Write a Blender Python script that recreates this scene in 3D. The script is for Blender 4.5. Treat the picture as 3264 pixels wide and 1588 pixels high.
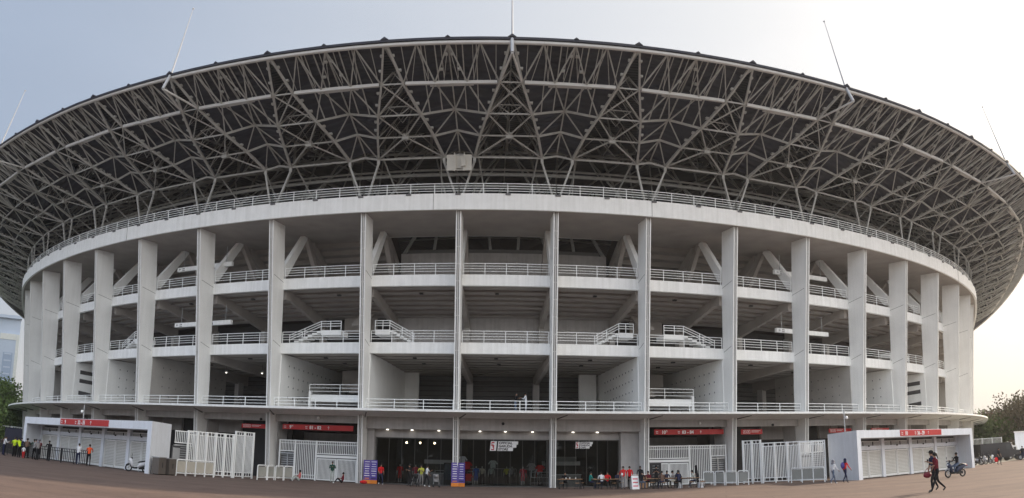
import bpy, bmesh, math, random
from mathutils import Vector, Matrix
random.seed(7)
SC = bpy.context.scene
for o in list(bpy.data.objects): bpy.data.objects.remove(o)
COL = SC.collection
R_ = math.radians
# ------------------------------------------------------------------ camera (a phone sweep panorama: cylindrical projection, pitched up)
FPX, CX, CY, PITCH, ROLL, EYE = 2805.0, 1604.9, 983.8, .179, -.012, 1.6
cam = bpy.data.cameras.new('camera'); camo = bpy.data.objects.new('camera', cam); COL.objects.link(camo); SC.camera = camo
cam.type = 'PANO'; cam.panorama_type = 'CENTRAL_CYLINDRICAL'
cam.central_cylindrical_range_u_min = -CX/FPX; cam.central_cylindrical_range_u_max = (3264-CX)/FPX
cam.central_cylindrical_range_v_min = -(1588-CY)/FPX; cam.central_cylindrical_range_v_max = CY/FPX
cam.central_cylindrical_radius = 1.0
cam.clip_start = .1; cam.clip_end = 4000
def cam2w(xx, yy, zz):
    c, s = math.cos(ROLL), math.sin(ROLL); xx, zz = c*xx+s*zz, -s*xx+c*zz
    c, s = math.cos(PITCH), math.sin(PITCH); return Vector((xx, c*yy-s*zz, s*yy+c*zz))
rx, fy, uz = cam2w(1,0,0), cam2w(0,1,0), cam2w(0,0,1)
camo.matrix_world = Matrix(((rx.x,uz.x,-fy.x,0),(rx.y,uz.y,-fy.y,0),(rx.z,uz.z,-fy.z,EYE),(0,0,0,1)))
# ------------------------------------------------------------------ light
SUN_AZ = math.atan2(.84,.54); SUN_EL = R_(25)
VEIL_L=(1.62,1.95,2.50); VEIL_R=(3.9,3.85,3.75); VEIL_LOW=(3.3,3.15,2.95); BACK_FILL=2.3
w = bpy.data.worlds.new('World'); SC.world = w; w.use_nodes = True
nt = w.node_tree; bg = nt.nodes['Background']
sky = nt.nodes.new('ShaderNodeTexSky'); sky.sky_type = 'NISHITA'; sky.sun_disc = False
sky.sun_elevation = SUN_EL; sky.sun_rotation = SUN_AZ
sky.air_density = 1.0; sky.dust_density = 6.0; sky.ozone_density = 1.2; sky.altitude = 0
# hazy tropical air: the physical sky blended with a pale veil, with added brightness behind the camera to fill the facade
wtc=nt.nodes.new('ShaderNodeTexCoord'); sep=nt.nodes.new('ShaderNodeSeparateXYZ'); nt.links.new(wtc.outputs['Generated'],sep.inputs[0])
def mrange(sock,a,b,c,d):
    m=nt.nodes.new('ShaderNodeMapRange'); m.interpolation_type='SMOOTHSTEP'; nt.links.new(sock,m.inputs[0])
    for i,v in zip((1,2,3,4),(a,b,c,d)): m.inputs[i].default_value=v
    return m.outputs[0]
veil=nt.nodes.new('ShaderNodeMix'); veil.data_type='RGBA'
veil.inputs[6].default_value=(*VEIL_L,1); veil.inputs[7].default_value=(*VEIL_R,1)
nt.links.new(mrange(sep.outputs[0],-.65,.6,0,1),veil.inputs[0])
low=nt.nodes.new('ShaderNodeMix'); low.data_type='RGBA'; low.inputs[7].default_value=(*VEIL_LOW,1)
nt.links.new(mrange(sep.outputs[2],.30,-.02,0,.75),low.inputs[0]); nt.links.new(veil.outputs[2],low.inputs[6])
back=nt.nodes.new('ShaderNodeVectorMath'); back.operation='SCALE'; nt.links.new(low.outputs[2],back.inputs[0]); nt.links.new(mrange(sep.outputs[1],.1,-.6,1.0,BACK_FILL),back.inputs['Scale'])
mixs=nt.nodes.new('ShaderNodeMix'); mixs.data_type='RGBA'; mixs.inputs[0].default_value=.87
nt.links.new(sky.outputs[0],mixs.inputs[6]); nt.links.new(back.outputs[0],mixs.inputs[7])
cmap=nt.nodes.new('ShaderNodeMapping'); cmap.inputs['Scale'].default_value=(1.2,1.2,4.5); nt.links.new(wtc.outputs['Generated'],cmap.inputs[0])
cn=nt.nodes.new('ShaderNodeTexNoise'); cn.inputs['Scale'].default_value=2.2; cn.inputs['Detail'].default_value=7; nt.links.new(cmap.outputs[0],cn.inputs['Vector'])
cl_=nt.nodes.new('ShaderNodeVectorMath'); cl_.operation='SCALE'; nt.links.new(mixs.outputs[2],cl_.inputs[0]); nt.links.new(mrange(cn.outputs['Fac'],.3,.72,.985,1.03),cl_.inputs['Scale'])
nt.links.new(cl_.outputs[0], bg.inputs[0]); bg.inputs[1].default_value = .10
sl = bpy.data.lights.new('sun', 'SUN'); slo = bpy.data.objects.new('sun', sl); COL.objects.link(slo)
sl.energy = 2.6; sl.angle = R_(2.0); sl.color = (1.0,.84,.66)
sd = Vector((math.sin(SUN_AZ)*math.cos(SUN_EL), math.cos(SUN_AZ)*math.cos(SUN_EL), math.sin(SUN_EL)))
slo.rotation_euler = sd.to_track_quat('Z','Y').to_euler(); slo.location = (0,-20,60)
SC.view_settings.view_transform = 'Standard'; SC.view_settings.look = 'None'
SC.view_settings.exposure = 1.27; SC.view_settings.gamma = 1
SC.cycles.max_bounces = 6; SC.cycles.diffuse_bounces = 4; SC.cycles.use_denoising = True
# ------------------------------------------------------------------ materials
MATS = {}
def mat(name, col, rough=.7, metal=0, var=.08, scale=1.5, bump=0, bscale=20, streak=0, spec=.4, col2=None, kind=None, ior=1.5, emit=None):
    if name in MATS: return MATS[name]
    m = bpy.data.materials.new(name); m.use_nodes = True; n = m.node_tree; b = n.nodes['Principled BSDF']
    b.inputs['Roughness'].default_value = rough; b.inputs['Metallic'].default_value = metal
    b.inputs['Specular IOR Level'].default_value = spec
    tc = n.nodes.new('ShaderNodeTexCoord')
    no = n.nodes.new('ShaderNodeTexNoise'); no.inputs['Scale'].default_value = scale; no.inputs['Detail'].default_value = 6
    n.links.new(tc.outputs['Object'], no.inputs['Vector'])
    ra = n.nodes.new('ShaderNodeValToRGB')
    c1 = [max(0,c*(1-var)) for c in col]; c2 = list(col2) if col2 else [min(1,c*(1+var)) for c in col]
    ra.color_ramp.elements[0].position = .3; ra.color_ramp.elements[1].position = .7
    ra.color_ramp.elements[0].color = (*c1,1); ra.color_ramp.elements[1].color = (*c2,1)
    n.links.new(no.outputs['Fac'], ra.inputs[0]); out = ra.outputs[0]
    if streak:
        mp = n.nodes.new('ShaderNodeMapping'); mp.inputs['Scale'].default_value = (3.0,3.0,.12)
        n2 = n.nodes.new('ShaderNodeTexNoise'); n2.inputs['Scale'].default_value = 1.2; n2.inputs['Detail'].default_value = 8
        n.links.new(tc.outputs['Object'], mp.inputs[0]); n.links.new(mp.outputs[0], n2.inputs['Vector'])
        r2 = n.nodes.new('ShaderNodeValToRGB'); r2.color_ramp.elements[0].position=.35; r2.color_ramp.elements[1].position=.62
        r2.color_ramp.elements[0].color=(1-streak,1-streak,1-streak*1.1,1); r2.color_ramp.elements[1].color=(1,1,1,1)
        n.links.new(n2.outputs['Fac'], r2.inputs[0])
        mx = n.nodes.new('ShaderNodeMix'); mx.data_type='RGBA'; mx.blend_type='MULTIPLY'; mx.inputs[0].default_value=1
        n.links.new(out, mx.inputs[6]); n.links.new(r2.outputs[0], mx.inputs[7]); out = mx.outputs[2]
    n.links.new(out, b.inputs['Base Color'])
    if bump:
        n3 = n.nodes.new('ShaderNodeTexNoise'); n3.inputs['Scale'].default_value = bscale; n3.inputs['Detail'].default_value=4
        n.links.new(tc.outputs['Object'], n3.inputs['Vector'])
        bp = n.nodes.new('ShaderNodeBump'); bp.inputs['Strength'].default_value = bump; bp.inputs['Distance'].default_value=.05
        n.links.new(n3.outputs['Fac'], bp.inputs['Height']); n.links.new(bp.outputs[0], b.inputs['Normal'])
    if emit:
        b.inputs['Emission Color'].default_value = (*emit[:3],1); b.inputs['Emission Strength'].default_value = emit[3]
    if kind == 'glass':
        b.inputs['Transmission Weight'].default_value = 0
        tr = n.nodes.new('ShaderNodeBsdfTransparent'); gl = n.nodes.new('ShaderNodeBsdfGlossy'); gl.inputs['Roughness'].default_value=.02; gl.inputs['Color'].default_value=(.32,.34,.36,1)
        fr = n.nodes.new('ShaderNodeFresnel'); fr.inputs[0].default_value = 1.5
        mxs = n.nodes.new('ShaderNodeMixShader'); n.links.new(fr.outputs[0], mxs.inputs[0]); tr.inputs[0].default_value = (*col,1)
        n.links.new(tr.outputs[0], mxs.inputs[1]); n.links.new(gl.outputs[0], mxs.inputs[2])
        n.links.new(mxs.outputs[0], n.nodes['Material Output'].inputs[0])
    MATS[name] = m; return m
WHITE = mat('white_facade_paint', (.86,.86,.84), .6, streak=.045, var=.035, scale=.6, bump=.15, bscale=3)
WHITE2 = mat('white_slab_paint', (.88,.88,.86), .55, streak=.09, var=.04)
RAILM = mat('white_rail_paint', (.84,.85,.84), .45, var=.03)
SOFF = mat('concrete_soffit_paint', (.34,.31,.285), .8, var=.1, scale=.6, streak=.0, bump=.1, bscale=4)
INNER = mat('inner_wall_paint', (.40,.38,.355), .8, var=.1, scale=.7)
LOUV = mat('grey_louvre_paint', (.14,.14,.145), .7)
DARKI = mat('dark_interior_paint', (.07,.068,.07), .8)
FASC = mat('grey_fascia_paint', (.46,.44,.43), .75, streak=.12)
STEEL = mat('roof_steel_paint', (.42,.42,.40), .55, var=.12, scale=3)
STEELW = mat('edge_tube_paint', (.56,.55,.53), .45, var=.05)
DECK = mat('dark_roof_sheet', (.018,.019,.032), .6, var=.18, scale=.8)
GALV = mat('galvanised_metal', (.45,.46,.47), .4, metal=.6)
BLACK = mat('black_metal', (.018,.018,.02), .5)
BLACKC = mat('black_cloth', (.02,.02,.022), .9)
GLASS = mat('shop_glass', (.80,.82,.82), kind='glass')
RED = mat('red_sign_paint', (.52,.012,.015), .4, var=.04)
WLET = mat('white_lettering', (.85,.85,.85), .5, var=.0)
BLET = mat('dark_lettering', (.05,.04,.05), .5, var=.0)
RLET = mat('red_lettering', (.55,.02,.04), .5, var=.0)
BOXW = mat('gatehouse_white_render', (.82,.85,.90), .6, var=.03, streak=.06)
PANEL = mat('pale_door_panel', (.52,.51,.47), .5, var=.05)
LAMP = mat('lit_lamp', (.9,.9,.85), emit=(1,.93,.8,1.1))
LAMPW = mat('lit_shop_bulb', (.9,.9,.8), emit=(1,.8,.5,9))
# ------------------------------------------------------------------ mesh helper
class MB:
    def __init__(s): s.v=[]; s.f=[]; s.m=[]; s.cur=0; s.ms=[]
    def use(s, m):
        if m not in s.ms: s.ms.append(m)
        s.cur = s.ms.index(m); return s
    def face(s, ids): s.f.append(ids); s.m.append(s.cur)
    def add(s, pts): b=len(s.v); s.v += [tuple(p) for p in pts]; return b
    def hexa(s, p):      # 8 points: bottom 4 ccw, top 4
        b=s.add(p)
        for q in ((3,2,1,0),(4,5,6,7),(0,1,5,4),(1,2,6,5),(2,3,7,6),(3,0,4,7)): s.face([b+i for i in q])
    def box(s, c, sz, rz=0):
        x,y,z=[q/2 for q in sz]; M=Matrix.Rotation(rz,3,'Z'); c=Vector(c)
        s.hexa([c+M@Vector(p) for p in ((-x,-y,-z),(x,-y,-z),(x,y,-z),(-x,y,-z),(-x,-y,z),(x,-y,z),(x,y,z),(-x,y,z))])
    def fbox(s, F, lo, hi):   # box in frame F=(origin,T,N,Z)
        o,T,N,Z=F; a,b,c=lo; d,e,f=hi
        s.hexa([o+T*x+N*y+Z*z for x,y,z in ((a,b,c),(d,b,c),(d,e,c),(a,e,c),(a,b,f),(d,b,f),(d,e,f),(a,e,f))])
    def bar(s, p, q, w, h=None, up=(0,0,1)):
        p=Vector(p); q=Vector(q); d=(q-p)
        if d.length<1e-6: return
        d.normalize(); u=Vector(up)
        if abs(d.dot(u))>.98: u=Vector((1,0,0))
        x=d.cross(u).normalized(); y=x.cross(d).normalized(); h=h or w; x*=w/2; y*=h/2
        s.hexa([p-x-y,p+x-y,q+x-y,q-x-y,p-x+y,p+x+y,q+x+y,q-x+y])
    def tube(s, p, q, r, n=8, r2=None, cap=True):
        p=Vector(p); q=Vector(q); d=(q-p)
        if d.length<1e-6: return
        d.normalize(); u=Vector((0,0,1))
        if abs(d.dot(u))>.98: u=Vector((1,0,0))
        x=d.cross(u).normalized(); y=d.cross(x).normalized(); r2=r if r2 is None else r2
        A=[];
        for i in range(n):
            t=2*math.pi*i/n; A.append(x*math.cos(t)+y*math.sin(t))
        b=s.add([p+a*r for a in A]+[q+a*r2 for a in A])
        for i in range(n): s.face([b+i,b+(i+1)%n,b+n+(i+1)%n,b+n+i])
        if cap: s.face([b+i for i in range(n)][::-1]); s.face([b+n+i for i in range(n)])
    def poly(s, pts, r, n=6):
        for a,b in zip(pts[:-1],pts[1:]): s.tube(a,b,r,n)
    def ball(s, c, r, n=10, m=6, sc=(1,1,1), rot=None):
        c=Vector(c); rows=[]
        for j in range(m+1):
            t=math.pi*j/m; row=[]
            for i in range(n):
                p=2*math.pi*i/n; v=Vector((math.sin(t)*math.cos(p)*sc[0],math.sin(t)*math.sin(p)*sc[1],math.cos(t)*sc[2]))*r
                if rot: v=rot@v
                row.append(c+v)
            rows.append(s.add(row))
        for j in range(m):
            for i in range(n): s.face([rows[j]+i,rows[j+1]+i,rows[j+1]+(i+1)%n,rows[j]+(i+1)%n])
    def lathe(s, prof, c=(0,0,0), n=14):
        rows=[s.add([(c[0]+r*math.cos(2*math.pi*i/n),c[1]+r*math.sin(2*math.pi*i/n),c[2]+z) for i in range(n)]) for r,z in prof]
        for a,b in zip(rows[:-1],rows[1:]):
            for i in range(n): s.face([a+i,a+(i+1)%n,b+(i+1)%n,b+i])
        s.face([rows[0]+i for i in range(n)][::-1]); s.face([rows[-1]+i for i in range(n)])
    def prism(s, pts, h0, h1):      # xy polygon extruded z
        n=len(pts); b=s.add([(p[0],p[1],h0) for p in pts]+[(p[0],p[1],h1) for p in pts])
        s.face([b+i for i in range(n)][::-1]); s.face([b+n+i for i in range(n)])
        for i in range(n): s.face([b+i,b+(i+1)%n,b+n+(i+1)%n,b+n+i])
    def sweep(s, prof, a0, a1, n):  # closed (R,z) profile swept along angle
        k=len(prof); rows=[]
        for i in range(n+1):
            a=a0+(a1-a0)*i/n; rows.append(s.add([W(r,a,z) for r,z in prof]))
        for i in range(n):
            for j in range(k): s.face([rows[i]+j,rows[i+1]+j,rows[i+1]+(j+1)%k,rows[i]+(j+1)%k])
        s.face([rows[0]+j for j in range(k)]); s.face([rows[-1]+j for j in range(k)][::-1])
    def build(s, name, m=None, parent=None, world=True, smooth=False, loc=None):
        me=bpy.data.meshes.new(name)
        off=Vector((0,0,0))
        if parent is not None and world: off=wloc(parent)
        if loc is not None: off=Vector(loc)
        me.from_pydata([Vector(v)-off for v in s.v],[],s.f)
        ms=s.ms or [m]
        for q in ms: me.materials.append(q)
        me.polygons.foreach_set('material_index', s.m)
        if smooth: me.polygons.foreach_set('use_smooth',[True]*len(s.f))
        bm=bmesh.new(); bm.from_mesh(me); bmesh.ops.recalc_face_normals(bm, faces=bm.faces); bm.to_mesh(me); bm.free()
        o=bpy.data.objects.new(name, me); COL.objects.link(o)
        if parent is not None: o.parent=parent
        if loc is not None: o.location=loc
        return o
def wloc(o):
    v=Vector(o.location); p=o.parent
    while p is not None: v+=Vector(p.location); p=p.parent
    return v
def empty(name, loc, rz=0, label=None, cat=None, group=None):
    o=bpy.data.objects.new(name,None); COL.objects.link(o); o.location=loc; o.rotation_euler=(0,0,rz); o.empty_display_size=.2
    tag(o,label,cat,group); return o
def tag(o, label=None, cat=None, group=None, kind=None):
    if label: o['label']=label
    if cat: o['category']=cat
    if group: o['group']=group
    if kind: o['kind']=kind
    return o
def copy_tree(o, parent=None, top=True):
    c=o.copy(); COL.objects.link(c)
    if parent is not None: c.parent=parent
    for ch in list(o.children): copy_tree(ch, c)
    return c
def text(body, size, m, extr=.006, align='LEFT', shear=0):
    cu=bpy.data.curves.new('lettering','FONT'); cu.body=body; cu.size=size; cu.extrude=extr; cu.align_x=align; cu.shear=shear; cu.resolution_u=3; cu.offset=size*.038
    to=bpy.data.objects.new('tmp_text',cu); COL.objects.link(to)
    dg=bpy.context.evaluated_depsgraph_get(); me=bpy.data.meshes.new_from_object(to.evaluated_get(dg)); bpy.data.objects.remove(to)
    me.materials.clear(); me.materials.append(m)
    return me
def put_text(me, F, x, z, parent, y=.012, name='lettering'):
    o_,T,N,Z=F
    M=Matrix(((T.x,Z.x,N.x,0),(T.y,Z.y,N.y,0),(T.z,Z.z,N.z,0),(0,0,0,1)))
    me.transform(M); me.transform(Matrix.Translation(o_+T*x+Z*z+N*y-wloc(parent)))
    o=bpy.data.objects.new(name,me); COL.objects.link(o); o.parent=parent; return o
# ------------------------------------------------------------------ stadium frame
PSI=-.005; DC=148.92; C0=Vector((DC*math.sin(PSI), DC*math.cos(PSI), 0))
AT,RHO=1.03,500.0          # past this angle the oval straightens into its long sides
def _wrap(a):
    while a>math.pi: a-=2*math.pi
    while a<-math.pi: a+=2*math.pi
    return a
def W(R, a, z):
    a=_wrap(a); s=1 if a>0 else -1
    if abs(a)<=AT:
        b=a-PSI; return Vector((C0.x+R*math.sin(b), C0.y-R*math.cos(b), z))
    al=AT+(abs(a)-AT)*77/RHO; n0=Vector((math.sin(s*AT-PSI),-math.cos(s*AT-PSI),0)); n1=Vector((math.sin(s*al-PSI),-math.cos(s*al-PSI),0))
    p=C0+n0*(77-RHO)+n1*(RHO+R-77); return Vector((p.x,p.y,z))
def frame(R, a, z=0):
    a=_wrap(a); s=1 if a>0 else -1
    b=(a if abs(a)<=AT else s*(AT+(abs(a)-AT)*77/RHO))-PSI; return (W(R,a,z), Vector((math.cos(b),math.sin(b),0)), Vector((math.sin(b),-math.cos(b),0)), Vector((0,0,1)))
AL=.108
AC={-8.5:-.905,-7.5:-.797,-6.5:-.693,-5.5:-.5875,-4.5:-.482,-3.5:-.3735,-2.5:-.267,-1.5:-.1525,-.5:-.0455,.5:.061,1.5:.166,2.5:.2765,3.5:.385,4.5:.4935,5.5:.5965,6.5:.7065,7.5:.8175,8.5:.931,
    -9.5:-1.011,-10.5:-1.117,9.5:1.037,10.5:1.144}
for _j in range(4):
    AC[-11.5-_j]=-1.117-.108*(_j+1); AC[11.5+_j]=1.144+.108*(_j+1)
A0,A1=AC[-14.5],AC[14.5]
COLS=sorted(AC)
BAYS=list(range(-11,12))
# ------------------------------------------------------------------ ground
GROUND = mat('red_brown_paving', (.155,.108,.088), .85, var=.12, scale=.35, bump=.3, bscale=8, spec=.25)
def tune_ground():
    n=GROUND.node_tree; b=n.nodes['Principled BSDF']; src=b.inputs['Base Color'].links[0].from_socket
    tc=[q for q in n.nodes if q.type=='TEX_COORD'][0]
    mp=n.nodes.new('ShaderNodeMapping'); mp.inputs['Scale'].default_value=(.05,.35,1); mp.inputs['Rotation'].default_value=(0,0,.5)
    no=n.nodes.new('ShaderNodeTexNoise'); no.inputs['Scale'].default_value=1; no.inputs['Detail'].default_value=9; no.inputs['Roughness'].default_value=.65
    n.links.new(tc.outputs['Object'],mp.inputs[0]); n.links.new(mp.outputs[0],no.inputs['Vector'])
    r=n.nodes.new('ShaderNodeValToRGB'); r.color_ramp.elements[0].position=.3; r.color_ramp.elements[1].position=.72
    r.color_ramp.elements[0].color=(.80,.80,.82,1); r.color_ramp.elements[1].color=(1.12,1.1,1.06,1)
    n.links.new(no.outputs['Fac'],r.inputs[0])
    mx=n.nodes.new('ShaderNodeMix'); mx.data_type='RGBA'; mx.blend_type='MULTIPLY'; mx.inputs[0].default_value=1
    n.links.new(src,mx.inputs[6]); n.links.new(r.outputs[0],mx.inputs[7])
    no2=n.nodes.new('ShaderNodeTexNoise'); no2.inputs['Scale'].default_value=14; no2.inputs['Detail'].default_value=3
    n.links.new(tc.outputs['Object'],no2.inputs['Vector'])
    r2=n.nodes.new('ShaderNodeValToRGB'); r2.color_ramp.elements[0].position=.35; r2.color_ramp.elements[1].position=.65
    r2.color_ramp.elements[0].color=(.88,.88,.88,1); r2.color_ramp.elements[1].color=(1.08,1.08,1.08,1)
    n.links.new(no2.outputs['Fac'],r2.inputs[0])
    m2=n.nodes.new('ShaderNodeMix'); m2.data_type='RGBA'; m2.blend_type='MULTIPLY'; m2.inputs[0].default_value=1
    n.links.new(mx.outputs[2],m2.inputs[6]); n.links.new(r2.outputs[0],m2.inputs[7])
    bk=n.nodes.new('ShaderNodeTexBrick'); bk.inputs['Scale'].default_value=.22; bk.inputs['Mortar Size'].default_value=.004; bk.inputs['Mortar Smooth'].default_value=.3; bk.inputs['Color1'].default_value=(1,1,1,1); bk.inputs['Color2'].default_value=(.93,.93,.94,1); bk.inputs['Mortar'].default_value=(.62,.6,.6,1); bk.inputs['Brick Width'].default_value=1.0; bk.inputs['Row Height'].default_value=.9
    mpb=n.nodes.new('ShaderNodeMapping'); mpb.inputs['Rotation'].default_value=(0,0,.25); n.links.new(tc.outputs['Object'],mpb.inputs[0]); n.links.new(mpb.outputs[0],bk.inputs['Vector'])
    no3=n.nodes.new('ShaderNodeTexNoise'); no3.inputs['Scale'].default_value=.9; no3.inputs['Detail'].default_value=10; no3.inputs['Roughness'].default_value=.75; n.links.new(tc.outputs['Object'],no3.inputs['Vector'])
    r3=n.nodes.new('ShaderNodeValToRGB'); r3.color_ramp.elements[0].position=.36; r3.color_ramp.elements[1].position=.5; r3.color_ramp.elements[0].color=(.72,.73,.75,1); r3.color_ramp.elements[1].color=(1,1,1,1); n.links.new(no3.outputs['Fac'],r3.inputs[0])
    m3=n.nodes.new('ShaderNodeMix'); m3.data_type='RGBA'; m3.blend_type='MULTIPLY'; m3.inputs[0].default_value=1; n.links.new(m2.outputs[2],m3.inputs[6]); n.links.new(bk.outputs['Color'],m3.inputs[7])
    m4=n.nodes.new('ShaderNodeMix'); m4.data_type='RGBA'; m4.blend_type='MULTIPLY'; m4.inputs[0].default_value=1; n.links.new(m3.outputs[2],m4.inputs[6]); n.links.new(r3.outputs[0],m4.inputs[7])
    n.links.new(m4.outputs[2],b.inputs['Base Color'])
tune_ground()
g=MB(); g.add([(-1500,-600,0),(1500,-600,0),(1500,2200,0),(-1500,2200,0)]); g.face([0,1,2,3])
tag(g.build('ground',GROUND),kind='structure')
pv=MB(); pv.prism([(47.5,82.5),(58,92),(72,104),(240,190),(60,190),(43,90)],-.02,.004)
tag(pv.build('pale_pavement',mat('pale_concrete_paving',(.42,.40,.34),.85,var=.1)),kind='structure')
gr=MB(); gr.prism([(-220,60),(-60,85),(-50,110),(-90,260),(-300,260)],-.02,.03)
tag(gr.build('verge',mat('grass_green',(.06,.09,.03),.95,var=.3)),kind='structure')
# ------------------------------------------------------------------ stadium
ST=empty('stadium', C0, 0, 'huge round white concrete stadium under a dark steel truss roof', 'stadium')
def ringpart(name, prof, m, a0=A0, a1=A1, n=150, parent=ST):
    b=MB(); b.sweep(prof,a0,a1,n); return b.build(name,m,parent)
ringpart('ring_beam',[(78.0,22.85),(78.0,24.25),(77.7,24.30),(68.9,24.30),(68.9,22.95),(77.72,22.95),(77.75,22.85)],WHITE2)
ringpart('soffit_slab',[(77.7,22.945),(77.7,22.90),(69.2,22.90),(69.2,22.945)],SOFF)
ringpart('canopy_slab',[(78.2,5.93),(78.2,6.12),(76.0,6.20),(72.5,6.20),(72.5,5.80),(75.2,5.60)],WHITE2)
ringpart('floor_slab',[(74.85,11.08),(74.85,12.03),(72.9,12.06),(60,12.08),(60,11.7),(74.3,11.7),(74.4,11.08)],WHITE2)
ringpart('floor_slab',[(75.0,16.95),(75.0,17.93),(66,17.98),(66,17.6),(74.5,17.6),(74.6,16.95)],WHITE2)
ringpart('floor_slab',[(72.5,6.0),(72.5,6.19),(56,6.19),(56,6.0)],INNER)
# stepped concrete ceilings
def steps(name, R0,z0,R1,z1,n,m,a0=A0,a1=A1,th=.25):
    prof=[]; 
    for i in range(n):
        r=R0+(R1-R0)*i/n; r2=R0+(R1-R0)*(i+1)/n; z=z0+(z1-z0)*i/n
        prof += [(r,z),(r2-(.12 if R1<R0 else 0),z)]
    top=[(R1,z1+th+.3),(R0,z0+th+.3)]
    return ringpart(name, prof+top, m, a0, a1, 90)
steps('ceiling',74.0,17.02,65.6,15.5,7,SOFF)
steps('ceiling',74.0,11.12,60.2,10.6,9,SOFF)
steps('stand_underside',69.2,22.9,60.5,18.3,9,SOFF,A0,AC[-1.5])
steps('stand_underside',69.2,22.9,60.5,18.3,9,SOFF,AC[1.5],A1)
ringpart('back_wall',[(65.6,12.0),(65.6,15.9),(65.3,15.9),(65.3,12.0)],FASC,AC[-1.5],AC[1.5],30)
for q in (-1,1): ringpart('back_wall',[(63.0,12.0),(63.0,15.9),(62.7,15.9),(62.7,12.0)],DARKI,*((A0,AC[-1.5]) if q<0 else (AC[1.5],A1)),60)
b=MB()
for i in range(9):
    z=6.2+i*.5; b.sweep([(60.25,z),(60.0,z+.42),(59.9,z+.42),(60.1,z)],A0,A1,90)
b.build('louvre_wall',LOUV,ST)
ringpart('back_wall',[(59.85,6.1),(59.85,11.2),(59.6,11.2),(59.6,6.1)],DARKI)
# seating bowl and far side
b=MB()
def conef(r0,z0,r1,z1,a0,a1,n=60):
    rows=[]
    for i in range(n+1):
        a=a0+(a1-a0)*i/n; rows.append(b.add([W(r0,a,z0),W(r1,a,z1),W(r1,a,z1-.4),W(r0,a,z0-.4)]))
    for i in range(n):
        for j in range(4): b.face([rows[i]+j,rows[i+1]+j,rows[i+1]+(j+1)%4,rows[i]+(j+1)%4])
conef(69,24.9,50,15,A0,AC[-1.5]); conef(69,24.9,50,15,AC[1.5],A1); conef(60,17.4,40,3,A0,A1)
conef(72,24,40,3,A1,2*math.pi+A0,90)
b.build('seating_bowl',mat('dark_seating',(.05,.03,.03),.7),ST)
ringpart('outer_wall',[(76,0),(76,24),(75.5,24),(75.5,0)],WHITE,A1,2*math.pi+A0,90)
# commentary box above the central bays
b=MB(); b.sweep([(66.2,18.0),(66.2,22.0),(63,22.0),(63,18.0)],-.146,.158,24); b.build('commentary_box',FASC,ST)
b=MB(); b.sweep([(65.6,22.0),(65.6,22.5),(62.5,22.5),(62.5,22.0)],-.138,.150,24); b.build('commentary_box_roof',mat('grey_box_roof',(.2,.2,.2)),ST)
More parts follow.
